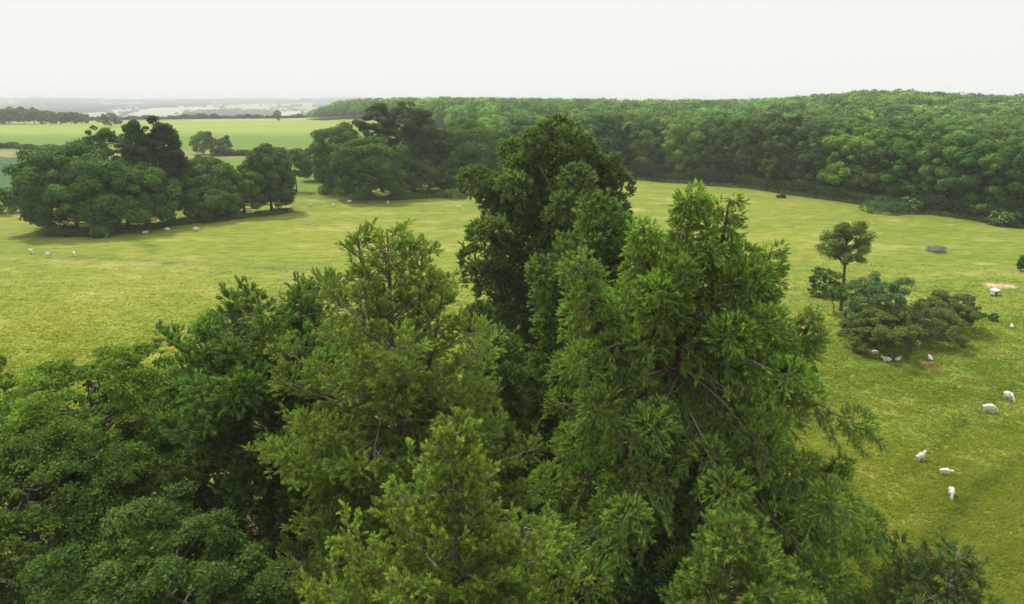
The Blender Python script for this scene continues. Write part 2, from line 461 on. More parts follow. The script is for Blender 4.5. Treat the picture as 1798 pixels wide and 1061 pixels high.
def conifer(name, label, cat, trunk_px, Y, prof_px, seed, limbs=70, hmin_row=None, elev=(5, 45), droop=0.35, tipup=0.25,
            sub=2.4, sub_len=1.0, hang=0.1, tuft_scale=1.0, tuft_n=22, blade=0.26, blade_w=0.035, cone=0.75, density=1.0,
            c_base=(0.028, 0.055, 0.018), c_tip=(0.10, 0.17, 0.035), brown=0.12, upbias=0.5, lumps=0.0, lump_r=1.0, lump_in=0.35, bark=None,
            trunk_r=0.5, extra=(), bare=0, group=None, limb_jit=0.3, start=0.3, sparse_top=0.0, twigs=True, cbrown=(0.10, 0.075, 0.03), window=None):
    """trunk_px: (px,py) of the leader's tip; Y: ground distance; prof_px: rows (py, left px, right px)"""
    rng = np.random.default_rng(seed)
    bark = bark or M_bark
    ztop = row_z(trunk_px[1], Y)
    xt = col_x(trunk_px[0], Y, ztop)
    z0 = float(terrain(xt, Y))
    rows = []
    for py, xl, xr in prof_px:
        z = row_z(py, Y); d = Y * CP + (CAM_H - z) * SP
        xc = (trunk_px[0] - CX) / F * (Y * CP + (CAM_H - ztop) * SP)
        rows.append((z - z0, xc - (xl - CX) / F * d, (xr - CX) / F * d - xc))
    prof = Profile(rows)
    H = ztop - z0
    root = link(name, None, label=label, category=cat, group=group)
    root.location = (xt, Y, z0)
    tb = Buf(4); lb = Buf(4); fb = Buf(4)
    tmpl = [make_tuft(rng, tuft_n, 0.5, blade, blade_w, cone) for _ in range(8)]
    P = []; D = []; SC = []; U = []; TONE = []
    stems = [(np.zeros(3), H, 1.0, limbs)] + [(np.array(e[0], float), e[1], e[2], e[3]) for e in extra]
    for si, (off, Hs, rs, nl) in enumerate(stems):
        hs = np.linspace(0, 1, 14)
        wig = np.cumsum(rng.normal(0, 0.05, (14, 2)), 0) * (1 if si == 0 else 0.6); wig -= wig[-1] * hs[:, None]
        if si == 0:
            tp = np.concatenate([wig, (hs * Hs)[:, None]], 1)
        else:
            zb = off[2]
            fx = np.concatenate([off[:2] * 0.15, [max(zb - 3.5, 0.5)]])
            tp = np.concatenate([fx[:2] * (1 - hs[:, None] ** 0.5) + off[:2] * hs[:, None] ** 0.5 + wig * 0.4, (fx[2] + (zb + Hs - fx[2]) * hs)[:, None]], 1)
        tr = trunk_r * (rs ** 0.5 if si else 1) * ((1 - hs) ** 0.8 * (1 if si == 0 else 0.5) + 0.03)
        tube(tb, tp, tr, 10)
        hmin = (row_z(hmin_row, Y) - z0 if hmin_row else 1.0) if si == 0 else off[2]
        topz = Hs if si == 0 else off[2] + Hs
        for i in range(nl):
            f = (i + rng.uniform(0, 1)) / nl
            f = f ** 0.92
            h = hmin + (topz - hmin) * f
            az = i * 2.399963 + rng.uniform(-0.5, 0.5) + si
            if si == 0:
                Rr = prof.at(h, az)
            else:
                Rr = rs * (1 - f) ** 0.7 + 0.25
            if window and si == 0 and window[0] < h < window[1] and abs(math.atan2(math.sin(az), -math.cos(az))) < window[2]:
                continue      # an open side where the trunk shows
            L = max(0.35, Rr * rng.uniform(1 - limb_jit, 1.08))
            ft = max(0.0, min(1.0, (h - 0.3 * H) / (0.7 * H)))
            e0 = math.radians(elev[0] + (elev[1] - elev[0]) * (ft ** 1.5 if si == 0 else f))
            e0 += rng.normal(0, 0.10)
            cx_, cy_ = np.interp(h, tp[:, 2], tp[:, 0]), np.interp(h, tp[:, 2], tp[:, 1])
            dh = np.array([math.sin(az), math.cos(az), 0])
            # the limb meets the profile at height h, so it starts lower when it climbs
            n = 9; s = np.linspace(0, 1, n)
            bend = rng.normal(0, 0.16)
            dper = np.array([-dh[1], dh[0], 0])
            rise = math.tan(e0) * s - droop * s ** 2 + tipup * s ** 3.5
            zz = (rise - rise[-1] * 0.8) * L
            pts = np.array([cx_, cy_, h])[None] + dh[None] * (L * s)[:, None] * 0.97 + dper[None] * (bend * L * s ** 2)[:, None]
            pts[:, 2] += zz
            pts += np.cumsum(rng.normal(0, 0.022 * L, (n, 3)), 0) * s[:, None]
            pts[0, :2] = (cx_, cy_)
            r0 = min(0.007 * L + 0.02, 0.062)
            tube(lb, pts, r0 * (1 - s) ** 0.7 + 0.008, 5)
            tone = rng.normal(1.0, 0.13)
            st = max(0.0, start - 0.25 * f)
            ns = max(3, int(3 + L * sub))
            thin = 1.0 - sparse_top * (f > 0.62)
            for j in range(ns):
                sj = st + (1 - st) * (j + rng.uniform(0.2, 0.8)) / ns
                q = np.array([np.interp(sj, s, pts[:, k]) for k in range(3)])
                q2 = np.array([np.interp(min(1, sj + 0.08), s, pts[:, k]) for k in range(3)])
                tg = unit((q2 - q)[None] + 1e-6)[0]
                side = 1 if j % 2 else -1
                an = math.radians(rng.uniform(28, 68)) * side
                if rng.random() < 0.12: an *= 0.2
                dv = tg * math.cos(an) + dper * math.sin(an)
                ln = sub_len * (0.45 + 0.34 * L * (1 - 0.62 * sj) * rng.uniform(0.5, 1.15))
                ln = min(ln, 2.3)
                dv[2] += rng.normal(0, 0.14) - hang
                dv = unit(dv[None])[0]
                m = 5; ss = np.linspace(0, 1, m)
                bp = q[None] + dv[None] * (ln * ss)[:, None]
                bp[:, 2] += (-hang * ss ** 2 * 0.9 + 0.22 * (tipup > 0.2) * ss ** 3) * ln
                if twigs:
                    tube(lb, bp, (0.016 * (1 - ss) + 0.005) * (0.8 + 0.5 * (1 - sj)), 3)
                nt_ = max(2, int(ln / 0.20 * density * thin))
                for rep in range(2):
                    u = rng.uniform(0.12, 1.0, nt_)
                    pp = np.stack([np.interp(u, ss, bp[:, k]) for k in range(3)], -1)
                    dd = dv[None] * rng.uniform(0.5, 1.1, (nt_, 1)) + rng.normal(0, 0.48, (nt_, 3))
                    dd[:, 2] += upbias * rng.uniform(0.2, 1.3, nt_)
                    P.append(pp); D.append(dd); SC.append(rng.uniform(0.75, 1.25, nt_) * tuft_scale)
                    U.append(u * 0.6 + 0.4 * sj); TONE.append(np.full(nt_, tone * rng.normal(1, 0.08)))
            if lumps > 0:      # a rounded head of sprays at the end of the limb and half way
                for sj, rr in ((0.93, 1.0), (0.66, 0.8)) if L > 2.2 else ((0.9, 0.75),):
                    q = np.array([np.interp(sj, s, pts[:, k]) for k in range(3)])
                    R_ = lump_r * rr * rng.uniform(0.75, 1.2) * min(1.0, 0.35 + L / 5)
                    nn = int(lumps * R_ * R_)
                    v = unit(rng.normal(size=(nn, 3)) + np.array([0, 0, 0.55]) + dh * 0.35)
                    rad_ = R_ * rng.uniform(lump_in, 1.0, nn) ** 0.5
                    pp = q[None] + v * rad_[:, None] * np.array([1, 1, 0.8])
                    P.append(pp); D.append(v + rng.normal(0, 0.28, (nn, 3)) + np.array([0, 0, 0.25]))
                    SC.append(rng.uniform(0.75, 1.2, nn) * tuft_scale)
                    U.append(rad_ / R_); TONE.append(np.full(nn, tone * rng.normal(1, 0.06)))
    for b in range(bare):      # dead, weathered branches showing through the crown
        h = rng.uniform(0.35, 0.97) * H; az = rng.uniform(0, 2 * math.pi)
        L = prof.at(h, az) * rng.uniform(0.6, 1.0)
        s = np.linspace(0, 1, 7)
        dh = np.array([math.sin(az), math.cos(az), 0]); dper = np.array([-dh[1], dh[0], 0])
        pts = np.array([0, 0, h])[None] + dh[None] * (L * s)[:, None] + dper[None] * (rng.normal(0, 0.2) * L * s ** 2)[:, None]
        pts[:, 2] += L * (0.12 * s + rng.normal(-0.05, 0.2) * s ** 2)
        k0 = np.cumsum(rng.normal(0, 0.09, (6, 3)), 0); pts[1:] += k0
        tube(lb, pts, 0.022 * (1 - s) + 0.008, 4)
        for f_ in rng.uniform(0.35, 0.9, 4):
            q = np.array([np.interp(f_, s, pts[:, k]) for k in range(3)]); dv = unit((dh + rng.normal(0, 0.7, 3))[None])[0]
            ss = np.linspace(0, 1, 4)[:, None]; w_ = q + dv * ss * L * 0.28 + np.array([0, 0, 1]) * (ss ** 2) * rng.normal(0, 0.25)
            tube(lb, w_, 0.010 * (1 - ss[:, 0]) + 0.004, 3)
    P = np.concatenate(P); D = np.concatenate(D); SC = np.concatenate(SC); U = np.concatenate(U); T = np.concatenate(TONE)
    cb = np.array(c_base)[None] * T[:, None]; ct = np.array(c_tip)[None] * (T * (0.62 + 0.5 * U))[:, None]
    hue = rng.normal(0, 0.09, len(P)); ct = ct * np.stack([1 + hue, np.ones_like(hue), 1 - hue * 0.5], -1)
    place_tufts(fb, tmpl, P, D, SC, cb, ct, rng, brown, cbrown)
    link("trunk", tb.mesh("trunk", bark, True), root)
    link("branches", lb.mesh("branches", M_twig if twigs else bark, True), root)
    link("crown", fb.mesh("crown", M_needle), root)
    return root

def add_leaves(buf, P, N, size, C, rng, aspect=0.7, tri=False):
    Fr = frames(N, rng); n = len(P)
    a, b = Fr[:, :, 0], Fr[:, :, 1]
    sz = size[:, None]
    if tri:
        V = np.stack([P - a * sz * 0.55 - b * sz * 0.35, P + a * sz * 0.55 - b * sz * rng.uniform(0.1, 0.5, (n, 1)), P + b * sz * 0.7 + a * sz * rng.uniform(-0.3, 0.3, (n, 1))], 1)
        buf.add(V, np.arange(n * 3).reshape(-1, 3), np.repeat(C, 3, 0))
    else:
        fold = Fr[:, :, 2] * sz * 0.12
        V = np.stack([P - a * sz * 0.5, P - b * sz * 0.5 * aspect - fold, P + a * sz * 0.5, P + b * sz * 0.5 * aspect + fold], 1)
        buf.add(V, np.arange(n * 4).reshape(-1, 4), np.repeat(C, 4, 0))

def broadleaf_data(seed, H, R, zlow, nclump=90, leaves=130, leaf=0.5, clump=0.24, flat=0.75, power=2.4, inner=0.25, tri=True,
                   c1=(0.045, 0.085, 0.02), c2=(0.075, 0.125, 0.03), trunk_r=0.35, sx=1.0, sy=1.0, upness=0.35, asym=0.3, boughs=0.6,
                   topcut=1.0, mat=None, bark=None, cone=0.0, big=24, bigr=0.40, fuzz=0.75, shell=0.5):
    rng = np.random.default_rng(seed)
    k = 3 if tri else 4
    fb = Buf(k); bb = Buf(4); tb = Buf(4)
    zc = (H + zlow) / 2; hz = (H - zlow) / 2
    # boughs spread over the crown with a golden spiral; each carries its own dome of leaf clumps
    nb = big; i = np.arange(nb) + 0.5
    uz = (1 - 2 * i / nb + rng.normal(0, 0.07, nb)).clip(-1, 1); ph = i * 2.399963 + rng.uniform(0, 6) + rng.normal(0, 0.25, nb)
    ur = (1 - np.abs(uz) ** power) ** (1 / power)
    if zlow < 0.045 * H:
        ur = np.where(uz < 0, np.maximum(ur, (1 - 0.12 * uz * uz)), ur)
    if cone > 0:
        ur = ur * (1 - cone * (uz + 1) / 2)
    lob = 1 + asym * np.sin(ph * 2 + rng.uniform(0, 6)) * 0.5 + asym * rng.normal(0, 0.6, nb)
    BR = bigr * R * rng.uniform(0.7, 1.25, nb); bzs = min(1.0, 1.1 * hz / R)
    pc = np.stack([(R - BR * 0.95) * sx * ur * lob * np.cos(ph), (R - BR * 0.95) * sy * ur * lob * np.sin(ph), zc + (hz - bigr * R * bzs * 0.85) * uz * topcut], -1)
    n = nclump
    pk = rng.choice(nb, n, p=BR ** 2 / (BR ** 2).sum())
    po = unit(pc[pk] - np.array([0, 0, zc - 0.2 * hz]))
    v0 = unit(rng.normal(size=(n, 3)) + po * 0.75 + np.array([0, 0, 0.45]))
    rad0 = BR[pk] * np.where(rng.random(n) < inner, rng.uniform(0.2, 0.7, n), rng.uniform(0.72, 0.95, n))
    cen = pc[pk] + v0 * rad0[:, None] * np.array([1, 1, bzs])
    # and part of the clumps close the crown's own surface between the boughs
    ns = int(n * shell); i = np.arange(ns) + 0.5
    uz = (1 - 2 * i / ns + rng.normal(0, 0.05, ns)).clip(-1, 1); ph = i * 2.399963 + rng.uniform(0, 6)
    ur = (1 - np.abs(uz) ** power) ** (1 / power)
    if zlow < 0.045 * H:
        ur = np.where(uz < 0, np.maximum(ur, (1 - 0.12 * uz * uz)), ur)
    if cone > 0:
        ur = ur * (1 - cone * (uz + 1) / 2)
    rr = rng.uniform(0.68, 0.93, ns) * (1 - clump * 0.6)
    cen[:ns] = np.stack([R * sx * ur * rr * np.cos(ph), R * sy * ur * rr * np.sin(ph), zc + hz * (1 - 0.5 * clump * R / hz) * uz * (0.35 + 0.65 * rr)], -1)
    cen[:, 2] = np.maximum(cen[:, 2], zlow + 0.3)
    rc = R * clump * (0.55 + 0.95 * rng.random(n) ** 1.6) * 0.95
    for j in range(n):
        m = int(leaves * 1.4 * (rc[j] / (R * clump)) ** 2)
        out = cen[j] - np.array([0, 0, zc]); out = out / (np.linalg.norm(out) + 1e-6)
        v = unit(rng.normal(size=(m, 3)) + out * 0.55 + np.array([0, 0, upness]))
        # knobbly surface: sub-lumps on each clump
        kn = unit(rng.normal(size=(9, 3)) + out * 0.4 + np.array([0, 0, 0.3]))
        w = np.max(v @ kn.T, 1)
        pr = rc[j] * (0.62 + 0.42 * (w.clip(0.5, 1) - 0.5) / 0.5) * (rng.uniform(1 - 0.3 * fuzz, 1.08, m) + (rng.random(m) < 0.2 * fuzz) * rng.uniform(0, 0.35, m))
        p = cen[j] + v * pr[:, None] * np.array([1, 1, flat])
        N = v + rng.normal(0, 0.18 + 0.26 * fuzz, (m, 3)) + np.array([0, 0, 0.15])
        t = np.clip(rng.normal(0.5, 0.25) + rng.normal(0, 0.22, m), 0, 1)[:, None]
        C = (np.array(c1) * (1 - t) + np.array(c2) * t) * rng.uniform(0.82, 1.18, (m, 1))
        add_leaves(fb, p, N, leaf * rng.uniform(0.65, 1.3, m), C, rng, tri=tri)
        if rng.random() < boughs * min(1.0, 70.0 / n):
            zb = max(0.8, min(cen[j, 2] - 0.35 * math.hypot(cen[j, 0], cen[j, 1]), H * 0.8))
            zb = max(zb, zlow * 0.6)
            s = np.linspace(0, 1, 6)[:, None]
            a0 = np.array([0, 0, zb]); q = a0 * (1 - s) + (cen[j] * np.array([0.9, 0.9, 1]) - np.array([0, 0, rc[j] * 0.6])) * s
            q[:, 2] -= (np.sin(s[:, 0] * math.pi) * 0.05 * R); q[1:-1] += rng.normal(0, 0.02 * R, (4, 3))
            tube(bb, q, trunk_r * 0.26 * (1 - s[:, 0]) ** 0.8 + 0.02, 5)
    hs = np.linspace(0, 1, 9)
    wig = np.cumsum(rng.normal(0, 0.05, (9, 2)), 0)
    wig -= wig[0]
    tp = np.concatenate([wig, (hs * H * 0.88)[:, None]], 1); tp[0, 2] = -0.4
    tube(tb, tp, trunk_r * (1 - hs * 0.9) * (1 + 0.5 * np.exp(-hs * 14)), 8)
    return (fb.mesh("crown", mat or M_leaf), tb.mesh("trunk", bark or M_bark, True), bb.mesh("boughs", bark or M_bark, True) if bb.n else None)

def plant_tree(name, data, loc, label, cat, group=None, scale=(1, 1, 1), rz=0.0):
    root = link(name, None, label=label, category=cat, group=group)
    root.location = loc; root.scale = scale; root.rotation_euler = (0, 0, rz)
    link("crown", data[0], root); link("trunk", data[1], root)
    if data[2] is not None and len(data[2].polygons) > 260:
        link("boughs", data[2], root)
    return root

def broad_at(name, label, cat, px, base_py, top_py, width_px, seed, group=None, Y=None, **kw):
    """a tree whose foot stands at picture point (px, base_py); Y given: stands at that distance"""
    if Y is None:
        x, Y = ground_at(px, base_py)
    zt = row_z(top_py, Y)
    x = col_x(px, Y, (zt) * 0.5)
    z0 = float(terrain(x, Y))
    H = zt - z0
    if Y > 90:
        kw.setdefault("mat", M_mid_leaf)
        if kw.get("leaf", 0.5) <= 0.5 and kw.get("tri", True):
            kw["leaf"] = kw.get("leaf", 0.5) * 0.74; kw["leaves"] = int(kw.get("leaves", 130) * 1.5)
    R = (1.1 if Y > 90 else 1.0) * width_px / 2 / F * (Y * CP + (CAM_H - H / 2) * SP)
    zl = kw.pop('zlow', 0.06) * H
    data = broadleaf_data(seed, H, R, zl, **kw)
    return plant_tree(name, data, (x, Y, z0), label, cat, group)

# ------------------------------------------------------------------ the near group of conifers
G_CON = "tall conifers in the foreground"
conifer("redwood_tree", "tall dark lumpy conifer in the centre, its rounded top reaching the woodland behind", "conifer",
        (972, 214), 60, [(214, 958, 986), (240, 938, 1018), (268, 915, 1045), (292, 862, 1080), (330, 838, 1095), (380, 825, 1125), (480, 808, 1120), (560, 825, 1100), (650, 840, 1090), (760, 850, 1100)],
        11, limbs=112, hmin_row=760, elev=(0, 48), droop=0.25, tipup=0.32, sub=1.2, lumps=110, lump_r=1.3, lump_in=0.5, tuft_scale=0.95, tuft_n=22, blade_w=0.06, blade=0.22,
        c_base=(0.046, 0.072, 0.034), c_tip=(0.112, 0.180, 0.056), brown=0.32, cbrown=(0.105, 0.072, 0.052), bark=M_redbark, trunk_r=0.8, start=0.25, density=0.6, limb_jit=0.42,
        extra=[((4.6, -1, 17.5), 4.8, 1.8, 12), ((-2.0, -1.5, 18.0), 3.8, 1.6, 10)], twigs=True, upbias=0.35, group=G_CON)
conifer("cedar_tree", "blue green conifer leader leaning against the dark centre conifer's right side", "conifer",
        (1048, 350), 47, [(350, 1035, 1065), (400, 1000, 1100), (460, 960, 1140), (540, 930, 1150), (700, 900, 1150), (850, 900, 1150)],
        12, limbs=70, hmin_row=800, elev=(5, 55), sub=2.0, lumps=60, lump_r=1.0, tuft_scale=1.1, blade_w=0.05, c_base=(0.048, 0.078, 0.030), c_tip=(0.130, 0.212, 0.056), brown=0.16, trunk_r=0.45, density=0.9, group=G_CON)
conifer("weeping_conifer", "tallest bright green conifer right of centre with drooping sprays and a bare red trunk showing", "conifer",
        (1215, 333), 36, [(333, 1195, 1235), (380, 1185, 1247), (430, 1160, 1275), (490, 1110, 1330), (540, 1030, 1400), (620, 960, 1465), (700, 950, 1490), (770, 930, 1535), (860, 910, 1560), (930, 905, 1540), (985, 900, 1460), (1061, 930, 1430)],
        13, limbs=128, hmin_row=1080, elev=(-8, 40), droop=0.55, tipup=0.28, sub=2.9, hang=0.5, lumps=150, lump_r=1.05, tuft_scale=0.66, tuft_n=26, blade=0.30, blade_w=0.028, cone=0.45, window=(12.6, 17.8, 0.60),
        c_base=(0.064, 0.102, 0.026), c_tip=(0.205, 0.322, 0.058), brown=0.28, cbrown=(0.19, 0.155, 0.075), bark=M_redbark, trunk_r=0.62, start=0.08, density=1.6, limb_jit=0.42, upbias=-0.30,
        extra=[((1.9, 0.0, 18.3), 4.0, 0.95, 14), ((-2.4, -0.5, 16.3), 4.9, 1.5, 20), ((4.0, -0.6, 14.4), 5.6, 1.75, 24), ((-5.5, -0.6, 13.6), 5.9, 1.9, 26), ((6.3, -1.0, 11.8), 5.0, 1.7, 20), ((3.4, -4.2, 8.5), 4.2, 1.6, 16), ((-3.6, -4.5, 8.0), 4.0, 1.6, 16), ((7.6, -2.5, 5.0), 4.5, 2.0, 20), ((5.5, -4.5, 4.0), 4.0, 2.0, 18)], bare=26, group=G_CON)
conifer("sparse_conifer", "bright green conifer left of centre with a thin ragged top of bare grey branches", "conifer",
        (680, 402), 30, [(402, 665, 695), (430, 610, 750), (475, 625, 765), (505, 580, 800), (545, 490, 835), (620, 455, 875), (700, 440, 890), (820, 440, 910), (950, 425, 900), (1061, 410, 900)],
        14, limbs=128, hmin_row=1080, elev=(0, 50), droop=0.3, tipup=0.35, sub=3.0, hang=0.14, lumps=60, lump_r=0.75, tuft_scale=0.78, tuft_n=24, blade=0.22, blade_w=0.030,
        c_base=(0.062, 0.094, 0.026), c_tip=(0.180, 0.262, 0.054), brown=0.24, cbrown=(0.17, 0.12, 0.05), trunk_r=0.32, start=0.18, density=1.5, limb_jit=0.5, sparse_top=0.62,
        extra=[((-1.3, 0.2, 18.2), 3.7, 0.6, 7), ((1.5, 0.0, 18.0), 3.5, 0.6, 7), ((2.3, 0.3, 16.8), 3.2, 0.8, 9)], bare=46, group=G_CON)
conifer("spreading_conifer", "deep green broad conifer on the left with a dark trunk showing in its middle", "conifer",
        (450, 513), 38, [(513, 425, 480), (545, 395, 640), (600, 312, 680), (680, 275, 660), (760, 262, 660), (860, 258, 640), (950, 262, 620), (1061, 300, 600)],
        15, limbs=100, hmin_row=1061, elev=(5, 50), droop=0.3, tipup=0.32, sub=2.3, hang=0.12, lumps=34, lump_r=0.95, tuft_scale=1.05, tuft_n=24, blade=0.24, blade_w=0.036,
        c_base=(0.042, 0.076, 0.026), c_tip=(0.112, 0.190, 0.044), brown=0.16, trunk_r=0.45, start=0.4, density=0.95, limb_jit=0.4, bare=40,
        extra=[((-2.8, 0.3, 11.0), 4.0, 1.2, 12), ((2.3, 0.5, 12.2), 4.0, 1.2, 12)], group=G_CON)
conifer("young_conifer", "light green conifer at the bottom centre with a yellowish leader and exposed trunk", "conifer",
        (800, 745), 20, [(745, 788, 812), (790, 757, 838), (850, 700, 880), (895, 700, 870), (940, 650, 920), (975, 600, 1000), (1020, 560, 1030), (1061, 540, 1050), (1180, 500, 1080)],
        16, limbs=96, hmin_row=1210, elev=(0, 55), droop=0.25, tipup=0.35, sub=3.4, hang=0.05, lumps=36, lump_r=0.42, tuft_scale=0.56, tuft_n=26, blade=0.26, blade_w=0.036,
        c_base=(0.062, 0.10, 0.026), c_tip=(0.225, 0.310, 0.060), brown=0.2, cbrown=(0.20, 0.16, 0.06), trunk_r=0.2, start=0.12, density=1.4, limb_jit=0.4, bare=24, bark=M_twig, group=G_CON)
conifer("small_conifer", "small pointed conifer with a yellow tip at the bottom right of the tall drooping one", "conifer",
        (1283, 910), 25, [(910, 1268, 1300), (960, 1235, 1345), (1010, 1210, 1400), (1061, 1195, 1440), (1180, 1150, 1480)],
        17, limbs=60, hmin_row=1230, elev=(-5, 50), droop=0.35, tipup=0.3, sub=3.0, hang=0.2, lumps=40, lump_r=0.6, tuft_scale=0.8, tuft_n=26, blade=0.28, blade_w=0.034,
        c_base=(0.060, 0.096, 0.026), c_tip=(0.195, 0.285, 0.056), brown=0.2, cbrown=(0.16, 0.14, 0.05), trunk_r=0.22, density=1.1, group=G_CON)
conifer("low_conifer", "low dark conifer near the bottom right corner reaching over the grass", "conifer",
        (1675, 962), 27, [(962, 1660, 1690), (985, 1630, 1712), (1020, 1560, 1728), (1061, 1490, 1735), (1180, 1400, 1760)],
        18, limbs=40, hmin_row=1180, elev=(0, 35), droop=0.3, tipup=0.28, sub=2.4, hang=0.3, lumps=24, lump_r=0.6, tuft_scale=0.9, tuft_n=26, blade=0.28, blade_w=0.034,
        c_base=(0.046, 0.074, 0.028), c_tip=(0.135, 0.205, 0.052), brown=0.2, cbrown=(0.12, 0.1, 0.045), trunk_r=0.25, density=0.9, limb_jit=0.4, group=G_CON)
conifer("shaded_conifer", "shaded mid green conifer between the ragged one and the drooping one", "conifer",
        (862, 575), 44, [(575, 845, 880), (620, 820, 920), (700, 800, 960), (800, 780, 990), (900, 760, 1000)],
        19, limbs=60, hmin_row=960, elev=(0, 45), droop=0.3, tipup=0.3, sub=2.0, hang=0.1, lumps=40, lump_r=0.9, tuft_scale=1.1, tuft_n=22, blade=0.24, blade_w=0.045,
        c_base=(0.042, 0.075, 0.024), c_tip=(0.11, 0.19, 0.044), brown=0.15, trunk_r=0.35, density=0.8, bare=16, group=G_CON)

# near broad-leaved trees, lower left
broad_at("sycamore_tree", "broad flat topped leafy tree at the left with sunlit layered crown", "tree", 175, 0, 624, 350, 31, Y=40,
         nclump=640, leaves=170, leaf=0.18, clump=0.125, flat=0.42, big=46, bigr=0.26, fuzz=1.6, tri=False, zlow=0.12, c1=(0.05, 0.092, 0.016), c2=(0.140, 0.195, 0.026), upness=0.7, trunk_r=0.3, power=2.6, boughs=0.8, inner=0.35, asym=0.12)
broad_at("lime_tree", "dark leafy tree with glossy broad leaves in the lower left corner", "tree", 60, 0, 770, 480, 32, Y=31,
         nclump=640, leaves=210, leaf=0.16, clump=0.12, flat=0.5, big=34, bigr=0.28, fuzz=2.4, tri=False, zlow=0.1, c1=(0.038, 0.066, 0.015), c2=(0.082, 0.122, 0.024), upness=0.5, trunk_r=0.3, power=2.4, inner=0.3)
broad_at("maple_tree", "blue green leafy tree at the bottom edge left of the ragged conifer", "tree", 300, 0, 905, 420, 33, Y=25,
         nclump=460, leaves=250, leaf=0.15, clump=0.12, flat=0.5, big=26, bigr=0.30, fuzz=2.4, tri=False, zlow=0.1, c1=(0.038, 0.068, 0.020), c2=(0.088, 0.130, 0.034), upness=0.5, trunk_r=0.25, power=2.4, inner=0.25)
broad_at("hazel_bush", "yellow green bush at the left edge beyond the layered leafy tree", "bush", -8, 0, 632, 110, 34, Y=52,
         nclump=60, leaves=200, leaf=0.26, clump=0.24, tri=False, zlow=0.05, c1=(0.11, 0.16, 0.02), c2=(0.19, 0.23, 0.03), trunk_r=0.12)
broad_at("elder_bush", "dark shaded bush at the bottom below the drooping conifer", "bush", 1040, 0, 965, 340, 35, Y=31,
         nclump=60, leaves=200, leaf=0.22, clump=0.25, tri=False, zlow=0.02, c1=(0.02, 0.04, 0.015), c2=(0.04, 0.07, 0.025), trunk_r=0.12)

# ------------------------------------------------------------------ clump of trees on the left of the pasture
DK = dict(c1=(0.034, 0.066, 0.017), c2=(0.080, 0.135, 0.026))
G_L = "clump of trees on the left of the pasture"
broad_at("chestnut_tree", "broad dome shaped dark tree, leftmost of the clump, foliage down to the grass", "tree", 124, 404, 252, 178, 41, G_L, nclump=170, leaves=210, leaf=0.5, clump=0.19, zlow=0.02, flat=0.7, **DK)
broad_at("chestnut_tree", "rounded tree merging into the right flank of the leftmost dome", "tree", 218, 402, 285, 160, 42, G_L, nclump=120, leaves=200, leaf=0.5, clump=0.2, zlow=0.02, flat=0.7, **DK)
broad_at("ash_tree", "loose crowned tree rising behind the leftmost dome", "tree", 190, 372, 216, 78, 43, G_L, nclump=80, leaves=150, leaf=0.5, clump=0.2, c1=(0.04, 0.075, 0.022), c2=(0.08, 0.125, 0.035))
broad_at("yew_tree", "tall dark evergreen, left of the pair standing up from the clump", "tree", 246, 392, 208, 62, 44, G_L, boughs=0, nclump=130, leaves=160, leaf=0.4, clump=0.26, zlow=0.06, cone=0.25, shell=0.8, bark=M_redbark, c1=(0.020, 0.045, 0.018), c2=(0.042, 0.075, 0.026), trunk_r=0.6)
broad_at("yew_tree", "tallest dark evergreen, right of the pair standing up from the clump", "tree", 292, 388, 204, 74, 45, G_L, nclump=150, leaves=160, leaf=0.4, clump=0.25, zlow=0.06, cone=0.2, shell=0.8, bark=M_redbark, c1=(0.018, 0.035, 0.018), c2=(0.038, 0.062, 0.027), trunk_r=0.6)
broad_at("chestnut_tree", "low round tree in front of the right half of the clump", "tree", 372, 385, 320, 100, 46, G_L, nclump=90, leaves=190, leaf=0.45, clump=0.22, zlow=0.02, **DK)
broad_at("lime_tree", "mid green tree behind the low round one of the clump", "tree", 360, 378, 268, 110, 47, G_L, nclump=100, leaves=190, leaf=0.5, clump=0.22, zlow=0.05, c1=(0.045, 0.085, 0.018), c2=(0.085, 0.135, 0.028))
broad_at("lime_tree", "broad tree at the right of the clump with brighter top twigs", "tree", 425, 378, 285, 90, 48, G_L, nclump=90, leaves=180, leaf=0.5, clump=0.22, zlow=0.02, **DK)
broad_at("hawthorn_tree", "uneven tall tree ending the clump on its right side", "tree", 472, 373, 248, 82, 49, G_L, nclump=110, leaves=150, leaf=0.45, clump=0.24, zlow=0.02, shell=0.75, c1=(0.036, 0.062, 0.02), c2=(0.07, 0.105, 0.03))
broad_at("thorn_tree", "small tree with a bare trunk standing in the gap between the two clumps", "tree", 518, 337, 266, 44, 50, G_L, nclump=45, leaves=110, leaf=0.4, clump=0.26, zlow=0.3, c1=(0.05, 0.085, 0.02), c2=(0.09, 0.13, 0.03), trunk_r=0.22)
broad_at("hawthorn_bush", "bright round bush at the left edge beside the leftmost dome", "bush", 0, 374, 332, 60, 51, nclump=40, leaves=150, leaf=0.4, clump=0.28, zlow=0.02, c1=(0.06, 0.12, 0.02), c2=(0.10, 0.17, 0.03), trunk_r=0.1)

